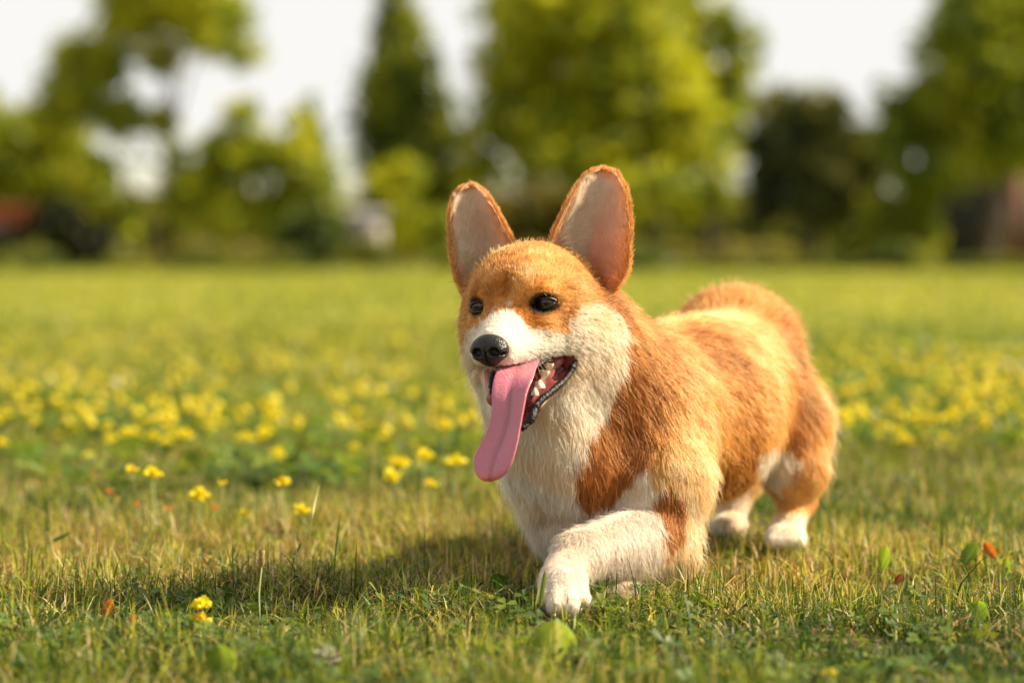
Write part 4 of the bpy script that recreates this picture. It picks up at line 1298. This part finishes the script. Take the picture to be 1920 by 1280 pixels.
fl_src = {}
for key, rd in (('yellow', .0), ('tinged', .35), ('bud', .9)):
    V, F, C = floret_mesh(0, rd)
    o = mesh_from('floret', V, F, m_petal, colors=np.array(C)); me = o.data
    bpy.data.objects.remove(o)
    fl_src[key] = me


def flower(name, label, px, py, dpx, base_y, n=5, key='yellow', size=1.0, group=None, seed=0, tilt=0):
    """py: row of the head; base_y: row where its stem meets the ground; its distance follows from that"""
    d = gdepth(base_y)
    b = P(px + dpx, base_y, d); b[2] = ground_z(b[0], b[1])
    top = P(px, py, d)
    root = empty(name, b); tag(root, label, 'flower', group)
    r = random.Random(seed + int(px))
    off = np.array(b)
    if base_y > 1150: CLEAR.append((b[0], b[1] - .03, .014, .04))
    q = resample([b - off, (b + top) / 2 - off + np.array([r.uniform(-.003, .003), 0, 0]), top - off], 8)
    tv, tf = tube(q, np.linspace(.0017, .0013, 8), 6)
    mesh_from('stem', tv, tf, m_stem, root)
    for i in range(n):
        a = i * 6.283 / max(n, 1) + r.uniform(-.3, .3)
        o = bpy.data.objects.new('floret', fl_src[key if r.random() < .8 else 'tinged'])
        link(o, root)
        s = size * r.uniform(.85, 1.15)
        o.scale = (s, s, s)
        rr = .0052 * size if n > 1 else 0
        o.location = Vector(top - off) + Vector((math.cos(a) * rr, math.sin(a) * rr, r.uniform(-.002, .003)))
        o.rotation_euler = (r.uniform(-.5, .3), r.uniform(-.4, .4), a + math.pi / 2)
    return root


flower('trefoil_flower', 'single yellow trefoil head at the far left, left of the twin heads', 245, 886, 30, 992, 3, 'yellow', 1.0, seed=1)
flower('trefoil_flower', 'tall twin yellow trefoil head on a long pale stem, left lawn', 284, 895, 14, 992, 6, 'yellow', 1.15, seed=2)
flower('trefoil_flower', 'wide low cluster of yellow florets between the twin head and the red-tipped bud', 374, 938, 4, 985, 8, 'yellow', 1.35, seed=3)
flower('trefoil_flower', 'small yellow bud with a red tip right of the wide cluster', 417, 912, -6, 990, 1, 'tinged', .95, seed=4)
flower('trefoil_flower', 'yellow head with orange edges on the straight upright stem', 529, 911, 8, 1000, 6, 'tinged', 1.1, seed=5)
flower('trefoil_flower', 'low yellow cluster just right of the head on the upright stem', 566, 963, 6, 1010, 6, 'yellow', 1.05, seed=6)
flower('trefoil_flower', 'small pale yellow head low in the grass below the red-tipped bud', 458, 970, 2, 1000, 3, 'yellow', .8, seed=7)
flower('trefoil_flower', 'orange-red bud below the single far-left head', 256, 950, 4, 990, 1, 'bud', .9, seed=8)
flower('trefoil_flower', 'orange-red bud just right of the stem of the twin head', 318, 962, 2, 995, 1, 'bud', .9, seed=9)
flower('trefoil_flower', 'red bud under the right end of the wide cluster', 400, 960, 2, 992, 1, 'bud', .95, seed=10)
flower('trefoil_flower', 'blurred yellow head left of the tongue, leftmost of the pair above', 750, 877, 2, 945, 6, 'yellow', 1.3, seed=11)
flower('trefoil_flower', 'blurred yellow head left of the tongue, highest of the group', 795, 862, 2, 938, 6, 'yellow', 1.35, seed=12)
flower('trefoil_flower', 'blurred wide yellow head nearest the tongue tip', 850, 873, 0, 942, 7, 'yellow', 1.45, seed=13)
flower('trefoil_flower', 'blurred yellow head lowest of the group left of the tongue', 736, 902, 2, 950, 5, 'yellow', 1.3, seed=14)
flower('trefoil_flower', 'small dim yellow head low between the tongue and the group left of it', 806, 912, 2, 950, 3, 'yellow', 1.0, seed=15)
flower('trefoil_flower', 'yellow floret spike standing in the near grass of the lower left', 378, 1140, 0, 1195, 7, 'yellow', .95, seed=16)
flower('trefoil_flower', 'lower half of the yellow spike in the near grass, lower left', 374, 1166, 2, 1196, 4, 'tinged', .9, seed=17)
flower('trefoil_flower', 'tiny yellow bud at the bottom right edge of the lawn', 1553, 1268, 0, 1290, 2, 'yellow', .6, seed=18)
flower('trefoil_flower', 'red bud above the dark straw at the far left', 205, 925, -12, 985, 1, 'bud', .8, seed=19)

# merged head used by the many blurred flowers
hv = []; hf = []; hc = []
for i in range(5):
    V, F, C = floret_mesh(0, 0)
    a = i * 1.2566
    Rm = Matrix.Rotation(a + math.pi / 2, 3, 'Z')
    o0 = len(hv)
    for v in V:
        w = Rm @ Vector(v); hv.append((w.x * 1.3 + math.cos(a) * .006, w.y * 1.3 + math.sin(a) * .006, w.z * 1.3 + .05))
    hf += [tuple(k + o0 for k in f) for f in F]; hc += list(C)
sv, sf = tube([(0, 0, 0), (.002, 0, .025), (0, 0, .05)], .0011, 5, cap=False)
o0 = len(hv); hv += [tuple(v) for v in sv]; hf += [tuple(int(k) + o0 for k in f) for f in sf]; hc += [np.array([.14, .19, .05])] * len(sv)
o = mesh_from('meadow_flower', hv, hf, m_petal, colors=np.array(hc)); head_me = o.data; bpy.data.objects.remove(o)
rf = random.Random(77)
made = 0
while made < 78:
    py = rf.uniform(772, 900); px = rf.uniform(-40, 1960)
    dens = .9 if py < 850 else .25
    if px < 900: dens *= 1.0
    elif 1560 < px: dens *= .9 if py < 830 else .15
    else: dens *= .15
    if py > 860 and px < 700: dens *= .3
    if px < 900 and rf.random() < .35: continue
    if rf.random() > dens: continue
    d = gdepth(py + 28)
    b = P(px, py + 28, d)
    o = bpy.data.objects.new('meadow_flower', head_me); link(o)
    o.location = (b[0], b[1], float(ground_z(b[0], b[1])))
    s = rf.uniform(.5, 1.15); o.scale = (s, s, s * rf.uniform(.8, 1.3)); o.rotation_euler = (rf.uniform(-.3, .3), rf.uniform(-.3, .3), rf.uniform(0, 6.28))
    side = 'left' if px < 1250 else 'right'
    tag(o, 'blurred yellow flower head in the flowering strip of lawn to the %s of the dog' % side, 'flower', 'blurred yellow flowers %s of the dog' % side)
    made += 1
# the farther carpet, one mass
r = np.random.default_rng(88)
n = 3600
py = r.uniform(560, 800, n); px = r.uniform(-60, 1980, n)
dens = np.where(px < 900, np.interp(py, [560, 640, 690, 760, 800], [.03, .22, .42, .55, .45]), np.where(px > 1540, np.interp(py, [560, 610, 640, 700, 800], [.02, .05, .8, 1, .9]), .2))
dens *= np.clip(.60 + 1.1 * vnoise(np.stack([px / 300, py / 60, px * 0], 1), 1.0, 5, 2), .05, 1)
k = r.random(n) < dens; px, py = px[k], py[k]; n = len(px)
dd = (0.05 - CAM_H) / (CF[2] + CU[2] * (640 - py) / FPX) * (CF[1] + CU[1] * (640 - py) / FPX)
X = (px - 960) / FPX * dd
lv, lf, lc = [], [], []
base = np.array([(math.cos(a) * q, math.sin(a) * q, z) for (q, z) in ((.010, -.004), (.012, .004), (.004, .010)) for a in np.arange(5) * 1.2566])
bf_ = np.array([(i * 5 + j, i * 5 + (j + 1) % 5, (i + 1) * 5 + (j + 1) % 5, (i + 1) * 5 + j) for i in range(2) for j in range(5)])
sc = r.uniform(.35, 1.05, n)
V = base[None] * sc[:, None, None] * (1 + .25 * r.normal(size=(n, 15, 1))) + np.stack([X, dd, .045 + .02 * r.random(n)], 1)[:, None, :]
F = (bf_[None] + (np.arange(n) * 15)[:, None, None]).reshape(-1, 4)
wc = np.where((r.random(n) < .04)[:, None], np.array([.62, .58, .46]), np.array([.66, .56, .02]))
tag(mesh_from('flower_carpet', V.reshape(-1, 3), F, m_petal, colors=np.repeat(wc, 15, axis=0)), 'carpet of tiny yellow and white flowers across the lawn behind the dog', 'flowers', kind='stuff')


# ------------------------------------------------------------------ single leaves, bud stalk, clover head
def leaf(name, label, px, py, d, w, h, col, col2, lean=(0, 0, 1), face=0.0, curl=.25, point=.6, stalk=True):
    """an upright or lying leaf blade with a midrib; w and h in metres; lean = direction of its axis"""
    if stalk: d = min(d, gdepth(py + .25 * h / d * FPX))
    c = P(px, py, d)
    ax = np.array(lean, dtype=float); ax /= np.linalg.norm(ax)
    sd = np.array([math.cos(face), -math.sin(face), 0]); sd -= ax * (sd @ ax); sd /= np.linalg.norm(sd)
    nm = np.cross(sd, ax)
    b = c - ax * h / 2
    b0 = np.array([b[0], b[1], b[2]])
    nv, nu = 12, 9
    V = []; C = []; F = []
    for i in range(nv):
        v = i / (nv - 1)
        ww = (math.sin(math.pi * min(1, v * (1 - .12) + .05)) ** point) * w / 2 * (1 + .06 * math.sin(v * 19))
        if i == nv - 1: ww *= .12
        for j in range(nu):
            u = j / (nu - 1) * 2 - 1
            p = b + ax * h * v + sd * ww * u + nm * (curl * w * (u * u) + .18 * h * v * v + .02 * w * math.sin(9 * u + 7 * v)) - nm * .012 * w * (abs(u) < .12)
            V.append(p - b0)
            m = math.exp(-(u / .10) ** 2) * .8 + .25 * max(0, math.sin((v * 7 - abs(u) * 2.0) * 3.1) ** 8)
            C.append(np.array(col) * (1 - min(m, 1)) + np.array(col2) * min(m, 1))
    for i in range(nv - 1):
        for j in range(nu - 1):
            a = i * nu + j; F.append((a, a + 1, a + nu + 1, a + nu))
    if stalk: CLEAR.append((b0[0], b0[1] - (.10 if w > .035 else .035), w * .55 + .004, .12 if w > .035 else .045))
    root = empty(name, b0); tag(root, label, 'leaf')
    mesh_from('leaf_blade', V, F, m_grass, root, colors=np.array(C))
    if stalk:
        g = np.array([b0[0] + .003, b0[1] + .002, ground_z(b0[0], b0[1]) - .002]) - b0
        if np.linalg.norm(g) > .004:
            tv, tf = tube(resample([(0, 0, 0), g * .5 + np.array([.002, 0, 0]), g], 6), .0009, 6)
            mesh_from('leaf_stalk', tv, tf, m_stem, root)


leaf('broad_leaf', 'broad ribbed light green leaf standing in front of the raised paw', 1046, 1200, 2.30, .042, .054, (.22, .32, .06), (.52, .52, .28), (.05, -.25, 1), .2)
leaf('broad_leaf', 'pale grey-green leaf half standing beside the broad ribbed one', 1108, 1226, 2.28, .020, .034, (.20, .23, .10), (.32, .33, .18), (.35, -.2, 1), .5)
leaf('broad_leaf', 'bright yellow-green upright leaf right of the hind paw', 1660, 1046, 2.76, .015, .030, (.22, .34, .03), (.34, .42, .08), (.25, 0, 1), .5)
leaf('broad_leaf', 'round bright green leaf low at the right edge of the lawn', 1835, 1150, 2.53, .022, .022, (.20, .32, .03), (.34, .42, .10), (.1, .6, 1), .3, point=.5)
leaf('broad_leaf', 'dark green leaf lying flat in the grass of the lower left', 128, 1150, 2.50, .020, .050, (.05, .10, .02), (.10, .16, .04), (1, .1, .15), 1.3, stalk=False)
leaf('broad_leaf', 'orange-red leaf standing in dry straw at the lower left', 206, 1139, 2.50, .012, .020, (.42, .12, .03), (.60, .22, .05), (.6, 0, 1), .3)
leaf('broad_leaf', 'narrow reddish leaf leaning below the orange-red one', 246, 1172, 2.43, .010, .028, (.34, .10, .04), (.5, .25, .10), (.55, 0, 1), .2)
leaf('broad_leaf', 'orange leaf among green ones near the right edge', 1858, 1030, 2.82, .012, .022, (.42, .10, .02), (.5, .25, .05), (-.6, .3, 1), .5)
leaf('broad_leaf', 'green leaf touching the orange leaf near the right edge', 1820, 1040, 2.80, .018, .028, (.09, .17, .02), (.18, .27, .05), (.8, .2, 1), .6)
leaf('broad_leaf', 'yellow-green leaf below and right of the orange leaf', 1886, 1062, 2.74, .010, .024, (.22, .32, .03), (.34, .42, .08), (.1, 0, 1), .2)
leaf('broad_leaf', 'small dark red leaf in the straw right of the dog', 1685, 1085, 2.66, .007, .014, (.16, .05, .03), (.22, .08, .04), (.7, 0, 1), .2)
leaf('broad_leaf', 'green leaf low in the grass left of the raised paw', 940, 1090, 2.66, .018, .026, (.07, .13, .02), (.14, .2, .05), (-.5, 0, 1), .3)
leaf('broad_leaf', 'blurred bright leaf at the bottom edge, left of centre', 425, 1236, 2.16, .030, .034, (.16, .26, .03), (.26, .34, .08), (-.3, 0, 1), .3)
leaf('broad_leaf', 'blurred pale leaf in the bottom left corner', 60, 1240, 2.16, .030, .034, (.13, .20, .05), (.24, .28, .10), (.6, 0, 1), .3)
leaf('grass_leaf', 'dark single grass blade leaning right above the bud stalk', 556, 1042, 2.82, .005, .036, (.04, .09, .03), (.07, .13, .05), (.5, 0, 1), .2, point=.35)
leaf('grass_leaf', 'dark single grass blade lying level at the left edge', 112, 1010, 2.98, .005, .034, (.05, .12, .04), (.08, .15, .05), (1, 0, .35), .2, point=.35)
leaf('grass_leaf', 'bright upright grass blade in front of the raised paw', 1018, 1108, 2.44, .0045, .044, (.10, .17, .03), (.16, .24, .05), (.18, 0, 1), .2, point=.35)

b = P(488, 1168, 2.44); b[2] = 0; top = P(491, 1060, 2.46)
CLEAR.append((b[0], b[1] - .03, .012, .045))
root = empty('bud_stalk', b); tag(root, 'closed brown flower bud on a thin hairy stalk, lower left lawn', 'flower bud')
tv, tf = tube(resample([(0, 0, 0), (top - b) * .5 + np.array([-.002, 0, 0]), top - b], 10), .0009, 6); mesh_from('stem', tv, tf, m_stem, root)
tv, tf = tube([(top - b) + np.array([0, 0, z]) for z in (-.002, .001, .005, .010, .015, .0165)], [.001, .0024, .0030, .0025, .0030, .0020], 10, wob=.08)
mesh_from('bud', tv, tf, principled('bud_brown', (.34, .24, .10), .8, .2, noise=(300, (.20, .14, .05))), root)
b = P(612, 1262, 2.14); b[2] = 0; top = P(612, 1236, 2.16)
CLEAR.append((b[0], b[1] - .02, .016, .04))
root = empty('clover_flower', b); tag(root, 'blurred white clover head at the bottom edge, left of centre', 'flower')
tv, tf = tube(resample([(0, 0, 0), (top - b) * .5, top - b], 6), .001, 6); mesh_from('stem', tv, tf, m_stem, root)
V = []; F = []
rr = np.random.default_rng(5)
for k in range(70):
    d = rr.normal(size=3); d[2] = abs(d[2]) * .7 - .1; d /= np.linalg.norm(d)
    c = (top - b) + d * .008; s = np.cross(d, [0, 0, 1.0]) + 1e-3; s /= np.linalg.norm(s); o0 = len(V)
    V += [c - s * .0012, c + s * .0012, c + d * .006 + s * .0016, c + d * .006 - s * .0016]; F.append((o0, o0 + 1, o0 + 2, o0 + 3))
mesh_from('flower_head', V, F, principled('clover_white', (.70, .66, .58), .7, .2), root, smooth=False)
# ------------------------------------------------------------------ grass
def blades(name, n, y0, y1, xk, hgt, wid, cols, bend=.5, seed=0, flat=0.0, keepfn=None, zoff=0.0, colw=None, power=1.0, tuft=0.0):
    r = np.random.default_rng(seed)
    # area-true density inside a wedge wider than the view, falling with distance
    t = r.random(n)
    y = (y0 ** power + t * (y1 ** power - y0 ** power)) ** (1 / power)
    x = (r.random(n) * 2 - 1) * (xk * y + .12)
    if tuft:
        cl = vnoise(np.stack([x, y, y * 0], 1), tuft, seed + 70, 2)
        keep = (cl > r.random(n) * 1.3 - .9) & (r.random(n) > .6 * np.clip((2.70 - y) / .45, 0, 1)) & (r.random(n) > .55 * np.clip((y - 3.0) / .4, 0, 1))
        x, y = x[keep], y[keep]
    if keepfn is not None:
        k = keepfn(x, y, r); x, y = x[k], y[k]
    n = len(x)
    z = ground_z(x, y) + zoff
    patch = vnoise(np.stack([x, y, x * 0], 1), 1.1, seed + 1, 2)
    clump_ = vnoise(np.stack([x, y, x * 0], 1), 7.0, 917, 2)
    if y0 < 3:
        k = r.random(n) < np.clip(.74 + .95 * clump_, .08, 1)
        x, y, z, patch, clump_ = x[k], y[k], z[k], patch[k], clump_[k]; n = len(x)
    h = hgt * (.45 + 1.0 * r.random(n) ** 1.6) * (1 + .25 * patch) * (1 + .45 * clump_)
    w = wid * (.6 + .8 * r.random(n))
    a = r.random(n) * 6.283
    lean = np.clip((bend * r.random(n) ** 1.2) + flat, 0, 1.45)
    dx, dy = np.cos(a), np.sin(a)
    fa = r.random(n) * 6.283
    wx, wy = np.cos(fa), np.sin(fa)
    S = np.array([0, .38, .74, 1.0]); W = np.array([1, .85, .5, .06])
    V = np.zeros((n, 8, 3))
    for i, (s, ww) in enumerate(zip(S, W)):
        th = lean * (.35 + .9 * s)
        hx = h * s * np.sin(th); hz = h * s * np.cos(th)
        for j, sg in ((0, -1), (1, 1)):
            V[:, 2 * i + j, 0] = x + dx * hx + sg * wx * w * ww * .5
            V[:, 2 * i + j, 1] = y + dy * hx + sg * wy * w * ww * .5
            V[:, 2 * i + j, 2] = z + hz
    base = np.arange(n)[:, None] * 8
    F = np.concatenate([base + np.array([[0, 1, 3, 2]]) + 2 * i for i in range(3)])
    cols = np.array(cols)
    p = np.array(colw) if colw is not None else np.ones(len(cols))
    # greener or drier by patch
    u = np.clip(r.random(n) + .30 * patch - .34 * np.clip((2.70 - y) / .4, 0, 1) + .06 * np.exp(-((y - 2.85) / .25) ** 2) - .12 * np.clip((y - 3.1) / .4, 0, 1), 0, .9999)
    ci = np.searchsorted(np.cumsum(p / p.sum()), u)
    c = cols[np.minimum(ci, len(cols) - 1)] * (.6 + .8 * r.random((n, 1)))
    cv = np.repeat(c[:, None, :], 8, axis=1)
    cv[:, :2] *= .7  # blade feet darkened in the colour, standing in for shade deep in the turf
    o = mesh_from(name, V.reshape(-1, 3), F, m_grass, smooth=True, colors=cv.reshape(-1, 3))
    return o


q_ = .5 if QUICK else 1.0
GR1, GR2, GR3 = (.030, .075, .011), (.115, .180, .018), (.37, .39, .050)
DR1, DR2, DR3 = (.60, .48, .24), (.32, .20, .08), (.15, .075, .03)


def clear_of_paws(x, y, r):
    k = np.ones(len(x), bool)
    for (cx, cy, s) in ((P(1052, 1108, 2.478)[0], 2.478, .030), (P(1150, 1118, 2.565)[0], 2.565, .022), (P(1474, 1006, 2.945)[0], 2.945, .020)):
        k &= (x - cx) ** 2 + (y - cy) ** 2 > s ** 2
    for (cx, cy, rx, ry) in CLEAR:
        k &= ~((((x - cx) / rx) ** 2 + ((y - cy) / ry) ** 2 < 1) & (r.random(len(x)) < .86))
    return k


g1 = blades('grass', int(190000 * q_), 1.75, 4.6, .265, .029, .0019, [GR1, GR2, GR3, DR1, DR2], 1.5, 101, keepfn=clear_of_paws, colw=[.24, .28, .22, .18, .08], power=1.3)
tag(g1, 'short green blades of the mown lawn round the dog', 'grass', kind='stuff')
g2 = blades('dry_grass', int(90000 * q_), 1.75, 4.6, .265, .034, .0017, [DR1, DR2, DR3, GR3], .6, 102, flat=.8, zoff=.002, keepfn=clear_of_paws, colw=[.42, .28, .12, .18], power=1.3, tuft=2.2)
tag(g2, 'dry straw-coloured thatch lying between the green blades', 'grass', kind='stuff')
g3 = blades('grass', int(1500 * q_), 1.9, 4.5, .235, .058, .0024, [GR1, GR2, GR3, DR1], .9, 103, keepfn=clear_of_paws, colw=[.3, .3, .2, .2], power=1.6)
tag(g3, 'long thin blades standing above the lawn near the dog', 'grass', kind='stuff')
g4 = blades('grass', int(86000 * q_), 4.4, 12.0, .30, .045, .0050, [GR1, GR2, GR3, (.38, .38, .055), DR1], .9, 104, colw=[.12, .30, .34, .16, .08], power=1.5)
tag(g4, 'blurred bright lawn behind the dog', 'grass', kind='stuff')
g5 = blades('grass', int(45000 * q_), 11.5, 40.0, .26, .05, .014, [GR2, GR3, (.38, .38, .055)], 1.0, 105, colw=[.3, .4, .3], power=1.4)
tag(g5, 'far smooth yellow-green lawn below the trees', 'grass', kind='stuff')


# clover and small round leaves low in the turf
def clover(name, n, y0, y1, seed, size, zr, cols, keepfn=None):
    r = np.random.default_rng(seed)
    y = y0 + (y1 - y0) * r.random(n); x = (r.random(n) * 2 - 1) * (.235 * y + .1)
    cl = vnoise(np.stack([x, y, y * 0], 1), 3.4, seed + 1, 3)
    k = cl > -.30 + 1.1 * r.random(n)
    if keepfn is not None: k &= keepfn(x, y, r)
    x, y = x[k], y[k]; n = len(x)
    z = ground_z(x, y) + zr * (.4 + r.random(n))
    V = []; C = []; F = []
    cols = np.array(cols)
    a0 = r.random(n) * 6.283; tl = r.normal(size=(n, 2)) * .35; s = size * (.6 + .8 * r.random(n)); cc = cols[r.integers(0, len(cols), n)] * (.75 + .5 * r.random((n, 1)))
    prof = [(0, 0), (.5, .34), (.95, .42), (1.1, 0), (.95, -.42), (.5, -.34)]
    idx = 0
    VV = np.zeros((n, 3, 6, 3))
    for l in range(3):
        a = a0 + l * 2.094
        ca, sa = np.cos(a), np.sin(a)
        for m, (u, v) in enumerate(prof):
            dx = (ca * u - sa * v) * s; dy = (sa * u + ca * v) * s
            VV[:, l, m, 0] = x + dx; VV[:, l, m, 1] = y + dy
            VV[:, l, m, 2] = z + dx * tl[:, 0] + dy * tl[:, 1] + abs(v) * s * .35
    VV = VV.reshape(-1, 3)
    b = (np.arange(n * 3) * 6)[:, None]
    F = np.concatenate([b + np.array([[0, 1, 2, 3]]), b + np.array([[0, 3, 4, 5]])])
    return mesh_from(name, VV, F, m_grass, smooth=True, colors=np.repeat(cc, 18, axis=0))


c1 = clover('clover_leaves', int(7000 * q_), 1.75, 4.4, 201, .0062, .016, [(.07, .12, .02), (.11, .17, .03), (.16, .21, .03)], clear_of_paws)
tag(c1, 'small clover and trefoil leaves mixed into the near lawn', 'clover', kind='stuff')
def right_or_left(x, y, r):
    px = 960 + x / y * FPX
    py = 465 + CAM_H * FPX / y
    k = ((px > 1500) & (py < 850) & (py > 612)) | ((px < 930) & (py > 740) & (py < 925) & (r.random(len(x)) < .45))
    return k & (np.abs(x) < .25 * y)
c3 = clover('trefoil_leaves', int(52000 * q_), 3.7, 10.5, 203, .020, .030, [(.07, .14, .018), (.12, .20, .024), (.19, .25, .03)], right_or_left)
tag(c3, 'darker green trefoil foliage in the flowering strips of the lawn', 'ground cover', kind='stuff')
c2 = clover('clover_leaves', int(5200 * q_), 1.75, 2.58, 202, .0082, .020, [(.06, .11, .02), (.10, .17, .03), (.15, .20, .03)], clear_of_paws)
tag(c2, 'larger blurred clover leaves along the bottom of the picture', 'clover', kind='stuff')
